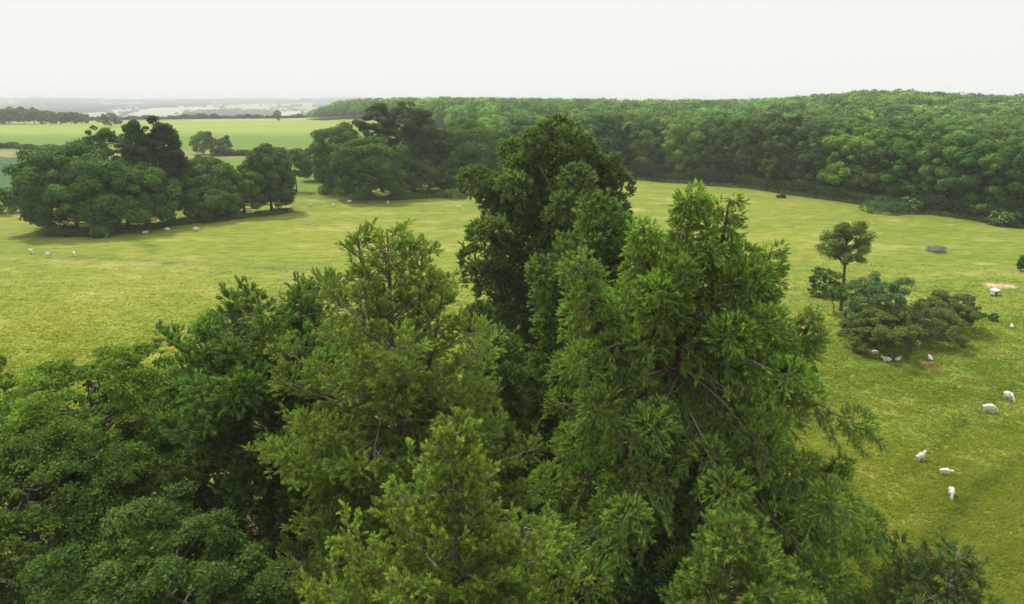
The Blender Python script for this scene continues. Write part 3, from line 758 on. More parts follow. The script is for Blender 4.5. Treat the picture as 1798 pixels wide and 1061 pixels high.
# clump in the middle of the far side
G_M = "clump of trees in the middle of the pasture's far side"
broad_at("willow_tree", "pale green drooping tree at the left end of the middle clump", "tree", 590, 338, 213, 84, 61, G_M, nclump=110, leaves=190, leaf=0.5, clump=0.24, shell=0.7, zlow=0.01, c1=(0.055, 0.10, 0.03), c2=(0.10, 0.16, 0.045))
broad_at("field_maple", "bushy tree leaning out at the far left of the middle clump", "tree", 556, 318, 250, 60, 62, G_M, nclump=70, leaves=170, leaf=0.5, clump=0.28, shell=0.7, zlow=0.01, c1=(0.045, 0.085, 0.025), c2=(0.085, 0.13, 0.038))
broad_at("chestnut_tree", "dark round tree at the front of the middle clump, reaching the ground", "tree", 648, 350, 232, 118, 63, G_M, nclump=150, leaves=200, leaf=0.5, clump=0.22, shell=0.7, zlow=0.01, flat=0.65, **DK)
PN = dict(c1=(0.024, 0.040, 0.018), c2=(0.052, 0.078, 0.032), bark=M_redbark, trunk_r=0.4)
broad_at("pine_tree", "tall dark pine, left one of two rising above the middle clump", "pine", 668, 338, 180, 74, 64, G_M, nclump=60, leaves=170, leaf=0.45, clump=0.26, flat=0.5, zlow=0.45, **PN)
broad_at("pine_tree", "tallest dark pine, right one of two rising above the middle clump", "pine", 722, 336, 172, 92, 65, G_M, nclump=130, leaves=190, leaf=0.45, clump=0.24, flat=0.6, shell=0.6, zlow=0.08, **PN)
broad_at("pine_tree", "slender grey green pine between the tall pines and the broad dome", "pine", 752, 334, 210, 70, 66, G_M, nclump=100, leaves=170, leaf=0.45, clump=0.25, flat=0.6, shell=0.7, zlow=0.04, c1=(0.032, 0.05, 0.02), c2=(0.06, 0.085, 0.034))
broad_at("oak_tree", "broad green dome at the right of the middle clump", "tree", 818, 330, 204, 120, 67, G_M, nclump=160, leaves=210, leaf=0.5, clump=0.21, shell=0.6, zlow=0.01, c1=(0.042, 0.080, 0.018), c2=(0.08, 0.128, 0.028))
broad_at("elm_tree", "yellowish tree just behind the right side of the broad green dome", "tree", 868, 318, 228, 60, 68, G_M, nclump=80, leaves=160, leaf=0.5, clump=0.22, zlow=0.03, c1=(0.06, 0.105, 0.018), c2=(0.11, 0.155, 0.03))
broad_at("hawthorn_bush", "leafy bush under the pines of the middle clump", "bush", 728, 342, 280, 84, 69, G_M, nclump=60, leaves=150, leaf=0.45, clump=0.25, zlow=0.02, c1=(0.04, 0.066, 0.022), c2=(0.07, 0.10, 0.035))
broad_at("elder_bush", "low spreading bush at the foot of the broad green dome", "bush", 800, 338, 290, 70, 70, G_M, nclump=60, leaves=150, leaf=0.45, clump=0.25, zlow=0.02, c1=(0.04, 0.075, 0.025), c2=(0.075, 0.12, 0.04))
broad_at("bramble_bush", "small scrubby bush on the grass before the middle clump", "bush", 800, 348, 332, 46, 71, G_M, nclump=24, leaves=90, leaf=0.3, clump=0.3, zlow=0.0, c1=(0.07, 0.09, 0.025), c2=(0.12, 0.14, 0.04), trunk_r=0.06)

# ------------------------------------------------------------------ lone pine and thicket on the right
gx, gy = ground_at(1476, 546)
def lone_pine():
    rng = np.random.default_rng(5)
    zt = row_z(390, gy); z0 = float(terrain(gx, gy)); H = zt - z0
    root = link("scots_pine", None, label="slim flat topped pine with a tall bare trunk beside the thicket", category="pine")
    root.location = (gx, gy, z0)
    tb = Buf(4); bb = Buf(4); fb = Buf(4)
    hs = np.linspace(0, 1, 10)
    dx = col_x(1492, gy, zt) - gx
    tp = np.stack([dx * hs + 0.1 * np.sin(hs * 5), 0.2 * np.sin(hs * 3), hs * H * 0.93], -1); tp[0, 2] = -0.4
    tube(tb, tp, 0.26 * (1 - hs * 0.75), 9)
    Rm = 50 / F * (gy * CP + 10 * SP)
    for i in range(76):
        a = rng.uniform(0, 2 * math.pi); q = rng.uniform(0, 1) ** 0.6
        rr = Rm * q * rng.uniform(0.8, 1.05)
        f = rng.uniform(0, 1)
        zz = H * (0.60 + 0.36 * f) + rng.normal(0, 0.35); rr *= (1 - 0.55 * max(0, f - 0.45) / 0.55) * (0.75 + 0.5 * min(f / 0.3, 1) * 0.5)
        c = np.array([dx * 0.9 + rr * math.cos(a), rr * math.sin(a), zz])
        s = np.linspace(0, 1, 6)[:, None]; a0 = np.array([dx * 0.8, 0.1, max(0.56 * H, zz - 0.5 * rr - 0.5)])
        pts = a0 * (1 - s) + c * s; pts[1:-1] += rng.normal(0, 0.08, (4, 3))
        tube(bb, pts, 0.06 * (1 - s[:, 0]) + 0.015, 4)
        n = 300; v = unit(rng.normal(size=(n, 3)) + np.array([0, 0, 0.5])); R_ = rng.uniform(0.35, 0.95)
        p = c + v * R_ * rng.uniform(0.4, 1.15, (n, 1)) * np.array([1, 1, 0.75])
        t = rng.random((n, 1))
        C = np.array([0.055, 0.085, 0.026]) * (1 - t) + np.array([0.12, 0.16, 0.05]) * t
        add_leaves(fb, p, v + rng.normal(0, 0.5, (n, 3)), rng.uniform(0.12, 0.28, n), C, rng, aspect=0.5)
    link("crown", fb.mesh("crown", M_leaf), root); link("trunk", tb.mesh("trunk", M_bark, True), root); link("branches", bb.mesh("branches", M_bark, True), root)
lone_pine()
G_T = "thicket beside the lone pine"
TH = dict(tri=False, leaf=0.2, clump=0.17, fuzz=2.6, big=18, asym=0.45, flat=0.6, zlow=0.0, trunk_r=0.15)
broad_at("elder_bush", "large blue green bush, tallest of the thicket, right of the pine trunk", "bush", 1538, 600, 484, 118, 81, G_T, nclump=110, leaves=240, c1=(0.060, 0.095, 0.05), c2=(0.125, 0.17, 0.09), **TH)
broad_at("hawthorn_bush", "olive green bush at the front of the thicket", "bush", 1545, 618, 540, 120, 82, G_T, nclump=90, leaves=220, c1=(0.075, 0.095, 0.03), c2=(0.15, 0.17, 0.055), **TH)
broad_at("blackthorn_bush", "thin twiggy dark bush spreading right from the thicket over the grass", "bush", 1618, 596, 530, 130, 83, G_T, nclump=90, leaves=150, c1=(0.07, 0.085, 0.036), c2=(0.13, 0.15, 0.06), **TH)
broad_at("crab_apple_tree", "low leafy tree at the right end of the thicket with an arching crown", "tree", 1668, 577, 514, 100, 84, G_T, nclump=80, leaves=170, tri=False, leaf=0.24, clump=0.2, zlow=0.2, flat=0.5, trunk_r=0.12, c1=(0.055, 0.078, 0.028), c2=(0.11, 0.145, 0.05))
broad_at("blackthorn_bush", "leafless looking purplish grey bush behind the blue green one", "bush", 1527, 545, 478, 60, 85, G_T, nclump=50, leaves=70, tri=False, leaf=0.16, clump=0.24, zlow=0.1, trunk_r=0.1, boughs=1.0, c1=(0.07, 0.06, 0.045), c2=(0.13, 0.11, 0.085))
broad_at("hawthorn_bush", "small round bush behind and left of the pine trunk", "bush", 1449, 520, 468, 50, 86, G_T, nclump=90, leaves=130, shell=0.6, c1=(0.07, 0.105, 0.03), c2=(0.125, 0.165, 0.05), **TH)
broad_at("thorn_tree", "little yellow green tree with a dark stem left of the pine trunk", "tree", 1466, 550, 500, 44, 87, G_T, nclump=40, leaves=110, tri=False, leaf=0.2, clump=0.25, zlow=0.45, trunk_r=0.08, c1=(0.075, 0.12, 0.022), c2=(0.12, 0.17, 0.035))
broad_at("gorse_bush", "small dark green tuft of scrub alone on the grass right of the thicket", "bush", 1745, 562, 549, 15, 88, nclump=16, leaves=60, tri=False, leaf=0.14, clump=0.35, zlow=0.0, trunk_r=0.03, c1=(0.03, 0.075, 0.02), c2=(0.05, 0.11, 0.03))
broad_at("holly_bush", "dark bush cut by the right edge of the picture", "bush", 1802, 478, 448, 24, 89, nclump=30, leaves=90, tri=False, leaf=0.2, clump=0.3, zlow=0.0, trunk_r=0.06, c1=(0.03, 0.07, 0.02), c2=(0.055, 0.11, 0.03))

# ------------------------------------------------------------------ the wood
WT = []   # shared tree meshes for the wood
for i in range(9):
    pal = [((0.040, 0.072, 0.018), (0.080, 0.122, 0.028)), ((0.026, 0.050, 0.018), (0.052, 0.084, 0.027)), ((0.058, 0.095, 0.018), (0.112, 0.150, 0.030))][i % 3]
    WT.append(broadleaf_data(200 + i, 20.0, 6.6, 1.0 if i < 6 else 0.3, nclump=(90, 170, 60)[i // 3], leaves=(190, 110, 270)[i // 3], leaf=0.40, clump=(0.25, 0.18, 0.31)[i // 3], flat=(0.8, 0.9, 0.65)[i // 3], power=(3.0, 2.3, 3.6)[i // 3], asym=0.32, big=(15, 9, 20)[i // 3], bigr=(0.44, 0.52, 0.4)[i // 3], fuzz=(0.35, 0.8, 0.3)[i // 3],
                             c1=pal[0], c2=pal[1], inner=0.2, mat=M_wood_leaf, boughs=0.5))
rngw = np.random.default_rng(77)
G_W = "trees of the wood beyond the pasture"
EDGE_LAB = ["tree on the wood's edge standing behind the top of the dark centre conifer",
            "tree on the wood's edge just right of the dark centre conifer's top",
            "low dark crowned tree of the wood's edge above the narrow far end of the pasture",
            "tree on the wood's edge above the left shoulder of the tallest bright conifer",
            "rounded tree on the wood's edge above the tip of the tallest bright conifer",
            "tree on the wood's edge just right of the tallest bright conifer's tip",
            "tree of the wood's edge above the gap between the bright conifer and the lone pine",
            "dark tree on the wood's edge with sky showing between its lower stems",
            "tree on the wood's edge above and left of the lone pine",
            "tall pale crowned tree bulging out of the wood's edge above the lone pine",
            "dark tree in the recess right of the pale bulging tree at the wood's edge",
            "brownish green tree of the wood's edge behind the left blossom bush",
            "large rounded tree of the wood's edge above the hay feeder",
            "tree of the wood's edge between the feeder and the right blossom bush",
            "tree of the wood's edge behind the right blossom bush",
            "last tree of the wood's edge at the right border of the picture"]
def wood_tree(x, y, h, wscale, idx, label, nm="woodland_tree"):
    z = float(terrain(x, y)) - 0.2
    s = h / 20.0
    d = WT[idx % len(WT)]
    root = link(nm, None, label=label, category="tree", group=G_W)
    root.location = (x, y, z); root.scale = (s * wscale, s * wscale, s); root.rotation_euler = (0, 0, rngw.uniform(0, 6.28))
    link("crown", d[0], root); link("trunk", d[1], root)
    return root
placed = []
# front row: one tree for each label
front_px = [905, 985, 1062, 1135, 1195, 1255, 1318, 1375, 1432, 1500, 1560, 1602, 1665, 1722, 1778, 1835]
front_top = [205, 206, 206, 205, 207, 206, 204, 205, 208, 212, 226, 228, 222, 232, 236, 232]
for k, (px, tp) in enumerate(zip(front_px, front_top)):
    py = np.interp(px, [p[0] for p in EDGE_PX], [p[1] for p in EDGE_PX])
    x, Yg = ground_at(px, py - 2)
    Yg += 5.5; x = col_x(px, Yg, 8)
    h = row_z(tp, Yg) - float(terrain(x, Yg))
    w = 1.0 if k not in (9, 12) else 1.12
    wood_tree(x, Yg, h, w * rngw.uniform(0.98, 1.1) * 20 / h, {9: 2, 12: 0}.get(k, [1, 3, 4, 7, 6][k % 5]), EDGE_LAB[k]); placed.append((x, Yg))  # mostly dark palettes: shade of the wood's front put into leaf colour
cand = []
for yy in np.arange(160, 620, 10.4):
    for xx in np.arange(-60, 520, 10.4):
        x = xx + rngw.uniform(-3, 3) + (5.2 if int(yy / 10.4) % 2 else 0); y = yy + rngw.uniform(-3, 3)
        ey = np.interp(x, EDGE[:, 0], EDGE[:, 1])
        if y < ey + 11 or x / y > 0.78 or x < -6 - 0.0 * y: continue
        if min((x - a) ** 2 + (y - b) ** 2 for a, b in placed) < 60: continue
        cand.append((math.hypot(x, y), x, y))
cand.sort()
KINDS_W = [(0, "rounded tree crown packed among others inside the wood behind its edge")]
N_IND = 270
for k, (r, x, y) in enumerate(cand[:N_IND]):
    if x / y > 0.76: continue
    dE = y - np.interp(x, EDGE[:, 0], EDGE[:, 1])
    h = rngw.uniform(15.5, 21.5) - (0 if dE < 18 else (5.5 if dE < 115 else 0))
    wood_tree(x, y, h, rngw.uniform(0.85, 1.4), int(rngw.choice([1, 4, 7, 0])) if dE < 40 else int(rngw.choice([0, 2, 3, 5, 6, 8, 2, 5, 4])), KINDS_W[0][1])  # dark crowns near the edge, paler behind: shade and haze in leaf colour
rlim = cand[min(N_IND, len(cand) - 1)][0]

def lod_trees(name, pts, label, cat=None, kind="stuff", n_of=lambda r: 500, leaf_of=lambda r: 1.0, hmean=19.0, R0=6.5, seed=1, mat=None, tone=1.0):
    """many far crowns as one mass"""
    rng = np.random.default_rng(seed)
    fb = Buf(3)
    for (x, y, hs, rs) in pts:
        r = math.hypot(x, y); z = float(terrain(x, y))
        n = int(n_of(r)); H = hmean * hs; R = R0 * rs
        nc = 15
        ph = rng.uniform(0, 6.28, nc); uz = rng.uniform(-0.1, 1, nc); ur = np.sqrt(1 - np.abs(uz) ** 2.4)
        cen = np.stack([R * 0.78 * ur * np.cos(ph), R * 0.78 * ur * np.sin(ph), H * 0.48 + H * 0.40 * uz], -1)
        k = rng.integers(0, nc, n)
        v = unit(rng.normal(size=(n, 3)) + np.array([0, 0, 0.5]) + unit(cen[k] - np.array([0, 0, H * 0.5])) * 0.5)
        p = cen[k] + v * R * 0.33 * rng.uniform(0.8, 1.08, (n, 1)) * np.array([1, 1, 0.75]) + np.array([x, y, z])
        base = np.array([[0.042, 0.078, 0.019], [0.034, 0.062, 0.022], [0.06, 0.10, 0.024], [0.075, 0.115, 0.03]][rng.integers(0, 4)]) * rng.uniform(0.75, 1.6) * tone
        C = base[None] * rng.uniform(0.75, 1.35, (n, 1))
        lf = leaf_of(r)
        add_leaves(fb, p, v + rng.normal(0, 0.22, (n, 3)), lf * rng.uniform(0.7, 1.3, n), C, rng, tri=True)
    return link(name, fb.mesh(name, mat or M_far_leaf), kind=kind, label=label, category=cat)

pts = []
yy = 240.0
while yy < 1080:
    step = 11.0 + (yy - 240) * 0.010
    for xx in np.arange(-0.30 * yy, 0.80 * yy, step):
        x = xx + rngw.uniform(-0.3, 0.3) * step; y = yy + rngw.uniform(-0.3, 0.3) * step
        if math.hypot(x, y) < rlim and x > -6: continue
        # the open field lies left of the spur
        if y < 330 and x < 0: continue
        if x < float(np.interp(y, SPUR[:, 1], SPUR[:, 0])) + 4: continue
        tp_ = 0.35 + 0.65 * float(sstep(-0.285, -0.215, x / y)) if x < 0 else 1.0
        pts.append((x, y, rngw.uniform(0.82, 1.16) * tp_, step / 9.5 * rngw.uniform(0.8, 1.2) * (0.5 + 0.5 * tp_)))
    yy += step * 0.9
print("far wood trees", len(pts))
lod_trees("distant_woodland", pts, "mass of tree crowns receding over the low hill behind the wood's edge", "woodland",
          n_of=lambda r: 950 if r < 420 else (620 if r < 650 else 380), leaf_of=lambda r: 0.75 if r < 420 else (1.05 if r < 650 else 1.4), seed=3)

# edge undergrowth and blossom bushes
def blossom_bush(px, py, top, w, seed, label):
    r = broad_at("elder_bush", label, "bush", px, py, top, w, seed, nclump=40, leaves=150, tri=False, leaf=0.35, clump=0.27, zlow=0.0, c1=(0.05, 0.09, 0.03), c2=(0.09, 0.15, 0.05), trunk_r=0.08)
    rng = np.random.default_rng(seed + 1)
    cr = [c for c in r.children if c.name.startswith("crown")][0]
    n = len(cr.data.vertices); co = np.empty(n * 3, np.float32); cr.data.vertices.foreach_get("co", co); co = co.reshape(-1, 3)
    pk = co[rng.integers(0, n, 220)]
    ctr = co.mean(0); v = unit(pk - ctr)
    pk = pk + v * 0.12
    fb = Buf(4)
    add_leaves(fb, pk, v + np.array([0, 0, 0.6]), rng.uniform(0.18, 0.34, 220), np.broadcast_to(np.array([[0.62, 0.64, 0.52]]), (220, 3)), rng)
    link("blossom", fb.mesh("blossom", M_leaf), r)
blossom_bush(1598, 374, 348, 28, 91, "white flowering bush, left one of two at the foot of the wood")
blossom_bush(1763, 398, 370, 40, 93, "white flowering bush, right one of two at the foot of the wood")
broad_at("bramble_bush", "low bramble scrub at the foot of the wood left of the blossom bush", "bush", 1555, 372, 352, 70, 95, nclump=30, leaves=110, leaf=0.35, clump=0.3, zlow=0.0, c1=(0.04, 0.075, 0.025), c2=(0.07, 0.12, 0.04), trunk_r=0.05)
broad_at("dead_bush", "rusty brown dead bush at the foot of the wood", "bush", 1372, 347, 341, 14, 96, nclump=14, leaves=60, leaf=0.3, clump=0.35, zlow=0.0, c1=(0.07, 0.055, 0.025), c2=(0.11, 0.085, 0.035), trunk_r=0.05)

def band_stuff(name, label, line, width, height, n, c1, c2, seed, leaf=0.35, kind="stuff", cat=None, mat=None, group=None):
    """a ragged strip of undergrowth or hedge along a ground polyline"""
    rng = np.random.default_rng(seed)
    line = np.asarray(line, float)
    seg = np.hypot(*(line[1:] - line[:-1]).T); cum = np.concatenate([[0], np.cumsum(seg)])
    t = rng.uniform(0, cum[-1], n)
    x = np.interp(t, cum, line[:, 0]) + rng.normal(0, width * 0.4, n); y = np.interp(t, cum, line[:, 1]) + rng.normal(0, width * 0.4, n)
    hh = height * (0.45 + 0.9 * vnoise(t / (height * 1.4), t * 0, seed))
    u = rng.uniform(0, 1, n) ** 0.7
    z = terrain(x, y) + hh * u
    P = np.stack([x, y, z], -1)
    k = rng.random((n, 1)); C = (np.array(c1) * (1 - k) + np.array(c2) * k) * (0.7 + 0.6 * vnoise(t / 4.0, t * 0, seed + 1))[:, None]
    fb = Buf(3)
    add_leaves(fb, P, rng.normal(size=(n, 3)) + np.array([0, -0.2, 0.7]), leaf * rng.uniform(0.6, 1.4, n), C, rng, tri=True)
    return link(name, fb.mesh(name, mat or M_leaf), kind=kind if kind == "stuff" else None, label=label, category=cat, group=group)

off = EDGE + np.array([0, 3.0])
band_stuff("undergrowth", "dark rank undergrowth along the foot of the wood", off, 4.0, 4.2, 60000, (0.028, 0.048, 0.018), (0.055, 0.085, 0.03), 5, cat="undergrowth")
band_stuff("nettles", "tall dull green nettles and grass along the foot of the wood", EDGE - np.array([0, 1.0]), 2.0, 0.9, 26000, (0.06, 0.085, 0.022), (0.12, 0.13, 0.05), 6, leaf=0.22, cat="nettles")
band_stuff("nettle_bed", "grey green nettle bed before the leftmost dome", [ground_at(85, 414), ground_at(130, 414), ground_at(165, 412)], 2.6, 1.1, 9000, (0.05, 0.08, 0.03), (0.09, 0.12, 0.05), 7, leaf=0.2, cat="nettles")
band_stuff("rough_grass", "rank grass and nettles before the right half of the left clump", [ground_at(275, 399), ground_at(330, 392), ground_at(400, 386), ground_at(470, 378), ground_at(505, 371)], 2.2, 0.9, 9000, (0.05, 0.085, 0.025), (0.085, 0.125, 0.04), 8, leaf=0.25, cat="nettles")
band_stuff("tussock_grass", "rank tussocks along the foot of the middle clump", [ground_at(690, 350), ground_at(740, 346), ground_at(800, 344), ground_at(838, 342)], 3.4, 1.0, 14000, (0.055, 0.09, 0.025), (0.10, 0.14, 0.04), 9, leaf=0.28, cat="rough grass")

# ------------------------------------------------------------------ hedges and trees of the far fields
band_stuff("field_hedge", "ragged low hedge at the left between the bright field and the bare strip", [ground_at(-60, 264), ground_at(20, 262), ground_at(95, 265), ground_at(160, 262)], 2.0, 2.6, 9000, (0.035, 0.055, 0.02), (0.07, 0.10, 0.03), 10, leaf=0.7, kind="thing", cat="hedge")
band_stuff("field_hedge", "low dark hedge seen over the right half of the left clump", [ground_at(372, 274), ground_at(430, 273), ground_at(480, 276), ground_at(560, 280)], 2.2, 3.6, 9000, (0.035, 0.06, 0.02), (0.065, 0.10, 0.03), 11, leaf=0.7, kind="thing", cat="hedge")
band_stuff("field_hedge", "thin dark hedge line closing the bright field in the distance", [ground_at(-60, 208.5), ground_at(150, 209), ground_at(330, 208), ground_at(540, 207.6), ground_at(640, 207.8)], 5, 4.5, 12000, (0.03, 0.05, 0.02), (0.05, 0.08, 0.03), 12, leaf=2.2, kind="thing", cat="hedge")
FT = dict(nclump=36, leaves=60, clump=0.27, zlow=0.03, mat=M_mid_leaf, boughs=0.0, shell=0.7)
G_F = "row of trees at the far left edge of the bright field"
fl = [(-12, 188, 40, "leftmost visible"), (14, 190, 34, "second from the left"), (40, 187, 30, "third from the left, tallest"), (58, 189, 28, "fourth from the left, pale"), (78, 191, 34, "middle, flat crowned"), (105, 197, 28, "third from the right"), (124, 196, 26, "second from the right"), (143, 198, 26, "rightmost")]
for k, (px, tp, w, lab) in enumerate(fl):
    pal = [((0.04, 0.07, 0.025), (0.07, 0.11, 0.035)), ((0.06, 0.095, 0.03), (0.10, 0.14, 0.045))][k % 2]
    broad_at("field_tree", lab + " tree in the row edging the bright field, far left", "tree", px, 218, tp, w, 300 + k, G_F, leaf=1.2, c1=pal[0], c2=pal[1], **FT)
broad_at("field_tree", "solitary round tree in the bright field above the left clump", "tree", 193, 223, 196, 28, 311, leaf=1.0, c1=(0.05, 0.085, 0.025), c2=(0.09, 0.13, 0.04), **FT)
broad_at("field_tree", "rounded pale tree by the hedge right of the tallest evergreen", "tree", 355, 270, 232, 42, 312, leaf=0.8, c1=(0.06, 0.10, 0.03), c2=(0.10, 0.15, 0.045), **FT)
broad_at("field_tree", "narrow small tree by the hedge behind the left clump", "tree", 393, 270, 240, 24, 313, leaf=0.7, c1=(0.05, 0.075, 0.03), c2=(0.08, 0.11, 0.04), **FT)
broad_at("field_tree", "thin pale tree at the end of the distant hedge before the wooded spur", "tree", 488, 213, 195, 15, 314, leaf=1.1, c1=(0.06, 0.09, 0.035), c2=(0.10, 0.14, 0.05), nclump=20, leaves=30, clump=0.3, zlow=0.1)
broad_at("field_bush", "left one of two dark round bushes on the distant hedge", "bush", 357, 208, 199, 11, 315, leaf=1.3, c1=(0.025, 0.05, 0.02), c2=(0.045, 0.07, 0.03), nclump=14, leaves=40, clump=0.35, zlow=0.0)
broad_at("field_bush", "right one of two dark round bushes on the distant hedge", "bush", 375, 208, 200, 15, 316, leaf=1.3, c1=(0.03, 0.05, 0.02), c2=(0.05, 0.075, 0.03), nclump=14, leaves=40, clump=0.35, zlow=0.0)

# far country: hedgerows and woods as one mass
def far_country():
    rng = np.random.default_rng(99)
    pts = []
    ca, sa = math.cos(0.35), math.sin(0.35)
    N = 240000
    r = rng.uniform(1150 ** 0.5, 9500 ** 0.5, N) ** 2; a = rng.uniform(-0.72, 0.12, N)
    x = r * np.sin(a); y = r * np.cos(a)
    u = x * ca + y * sa + 160 * fbm(x / 1500, y / 1500, 77, 2); v = -x * sa + y * ca + 240 * fbm(x / 1300, y / 1300, 78, 2)
    ix = np.floor(u / 380.0); fv = v / 520.0 + 0.37 * ix
    du = np.abs(u / 380 - ix - 0.0) * 380; dv = np.abs(fv - np.floor(fv)) * 520
    hedge = (du < 9) | (dv < 9)
    gate = fbm(x / 90, y / 90, 55, 2) > 0.42
    wood = fbm(x / 420, y / 700, 91, 3) > 0.60
    wood &= r > 2300
    keep = (hedge & gate) | (wood & (rng.random(N) < 0.35))
    x, y, wood, r = x[keep], y[keep], wood[keep], r[keep]
    print("far country crowns", len(x))
    n = 16
    P = []; Nn = []; Sz = []; C = []
    z = terrain(x, y)
    m = len(x)
    H = np.where(wood, rng.uniform(11, 17, m), rng.uniform(4, 10, m))
    R = H * rng.uniform(0.4, 0.6, m) * (1 + r / 9000.0)
    vv = unit(rng.normal(size=(m, n, 3)) + np.array([0, 0, 0.4]))
    P = np.stack([x, y, z + H * 0.5], -1)[:, None, :] + vv * np.stack([R, R, H * 0.5], -1)[:, None, :]
    base = np.array([0.048, 0.078, 0.036])[None] * rng.uniform(0.7, 1.5, (m, 1))  # crown green lightened, distance haze put into the colour
    C = np.repeat(base[:, None, :], n, 1) * rng.uniform(0.8, 1.2, (m, n, 1))
    fb = Buf(3)
    add_leaves(fb, P.reshape(-1, 3), vv.reshape(-1, 3), np.repeat(R * 1.2, n), C.reshape(-1, 3), rng, tri=True)
    link("distant_hedgerows", fb.mesh("distant_hedgerows", M_leaf), kind="stuff", label="hazy hedgerows and copses of the far valley", category="hedgerows")
far_country()

# ------------------------------------------------------------------ grass tufts on the pasture
def grass():
    rng = np.random.default_rng(8)
    N = 520000
    y = 1.0 / rng.uniform(1 / 130.0, 1 / 26.0, N)
    az = rng.uniform(-0.78, 0.92, N); x = az * y
    ok = ~((y < 50) & (x < 12)) & ~((y > 205 + 0.25 * (x + 150)) & (x < -20)) & (y < np.interp(x, EDGE[:, 0], EDGE[:, 1]) + 2)
    clumpy = fbm(x / 3.0, y / 1.6, 61, 3)
    ok &= rng.random(N) < (0.45 + 0.8 * np.clip(clumpy - 0.3, 0, 1)) * (1 - sstep(70, 130, y))
    x, y = x[ok], y[ok]; n = len(x)
    cl = clumpy[ok]
    z = terrain(x, y)
    C = ground_colour(x, y) * rng.uniform(0.95, 1.4, (n, 1))
    dry = (rng.random(n) < 0.14)[:, None]
    C = np.where(dry, C * 0.5 + np.array([0.14, 0.125, 0.045]), C)
    k = 3
    sc = (0.07 + y / 1100.0)
    h = rng.uniform(0.07, 0.20, n) * (0.6 + cl) 
    P = np.stack([x, y, z], -1)
    V = np.empty((n, k, 3, 3)); lean0 = unit(np.stack([0.8 + 0 * x, -0.5 + 0 * x, 0 * x], -1))
    for j in range(k):
        a = rng.uniform(0, 2 * math.pi, n); side = np.stack([np.cos(a), np.sin(a), 0 * a], -1)
        lean = lean0 * (h * rng.uniform(0.2, 1.0, n))[:, None] + rng.normal(0, 0.08, (n, 3)) * np.array([1, 1, 0])
        o = rng.normal(0, 0.10, (n, 3)) * np.array([1, 1, 0])
        V[:, j, 0] = P + o - side * (sc * 0.5)[:, None]; V[:, j, 1] = P + o + side * (sc * 0.5)[:, None]
        V[:, j, 2] = P + o + lean; V[:, j, 2, 2] += h
    fb = Buf(3); fb.add(V.reshape(-1, 3), np.arange(n * k * 3).reshape(-1, 3), np.repeat(C, k * 3, 0))
    print("grass tufts", n)
    link("pasture_grass", fb.mesh("pasture_grass", M_grass_blade), kind="stuff", label="yellow green tussocky pasture grass", category="grass")
grass()

# ------------------------------------------------------------------ sheep
M_wool = plain_material("sheep_wool", (0.62, 0.58, 0.49), 0.95, 0, 0.2, 14)
M_dark = plain_material("dark_wool", (0.06, 0.05, 0.04), 0.95, 0, 0.3, 14)
def skin_mesh(name, verts, edges, radii, mat):
    me = bpy.data.meshes.new(name); me.from_pydata(verts, edges, []); me.update()
    o = bpy.data.objects.new(name, me); COL.objects.link(o)
    md = o.modifiers.new("skin", 'SKIN'); md.use_smooth_shade = True
    for i, v in enumerate(me.skin_vertices[0].data):
        r = radii[i]; v.radius = r if isinstance(r, tuple) else (r, r); v.use_root = (i == 0)
    sb = o.modifiers.new("sub", 'SUBSURF'); sb.levels = 2; sb.render_levels = 2
    dg = bpy.context.evaluated_depsgraph_get()
    out = bpy.data.meshes.new_from_object(o.evaluated_get(dg))
    bpy.data.objects.remove(o); bpy.data.meshes.remove(me)
    out.materials.clear(); out.materials.append(mat); out.name = name
    return out
def sheep_mesh(pose, mat):
    lie = pose == "lying"
    b = 0.36 if lie else 0.66
    V = [(0, 0, b), (0.30, 0, b + 0.01), (0.48, 0, b + 0.02), (-0.28, 0, b + 0.01), (-0.46, 0, b - 0.03), (-0.53, 0, b - 0.16)]
    R = [(0.27, 0.26), (0.24, 0.23), 0.15, (0.26, 0.25), 0.16, 0.045]
    E = [(0, 1), (1, 2), (0, 3), (3, 4), (4, 5)]
    if pose == "grazing":
        hd = [(0.62, 0, b - 0.14), (0.72, 0, b - 0.36), (0.78, 0, b - 0.50), (0.84, 0, b - 0.60)]
    elif pose == "alert":
        hd = [(0.58, 0, b + 0.18), (0.64, 0, b + 0.34), (0.74, 0, b + 0.36), (0.86, 0, b + 0.29)]
    elif lie:
        hd = [(0.57, 0, b + 0.12), (0.62, 0.02, b + 0.25), (0.71, 0.05, b + 0.25), (0.82, 0.07, b + 0.19)]
    else:
        hd = [(0.62, 0, b + 0.02), (0.72, 0, b + 0.06), (0.81, 0, b + 0.04), (0.93, 0, b - 0.04)]
    n = len(V); V += hd; R += [0.11, 0.095, 0.09, 0.05]; E += [(2, n), (n, n + 1), (n + 1, n + 2), (n + 2, n + 3)]
    hv = np.array(hd[1])
    for s in (-1, 1):      # ears
        k = len(V); V += [tuple(hv + np.array([-0.01, s * 0.10, 0.04])), tuple(hv + np.array([-0.04, s * 0.21, 0.03]))]; R += [0.03, 0.018]; E += [(n + 1, k), (k, k + 1)]
    for sx, jx in ((1, 0.30), (3, -0.28)):
        for s in (-1, 1):
            k = len(V)
            if lie:
                V += [(jx, s * 0.20, b - 0.16), (jx + 0.16, s * 0.26, 0.07), (jx - 0.05, s * 0.27, 0.05)]
                R += [0.10, 0.05, 0.035]
            else:
                if jx > 0:
                    V += [(jx + 0.02, s * 0.13, b - 0.24), (jx + 0.03, s * 0.13, 0.30), (jx + 0.02, s * 0.13, 0.03)]
                else:
                    V += [(jx + 0.04, s * 0.14, b - 0.22), (jx - 0.10, s * 0.14, 0.32), (jx - 0.05, s * 0.14, 0.03)]
                R += [0.085, 0.042, 0.038]
            E += [(sx, k), (k, k + 1), (k + 1, k + 2)]
    return skin_mesh("sheep_" + pose, V, E, R, mat)
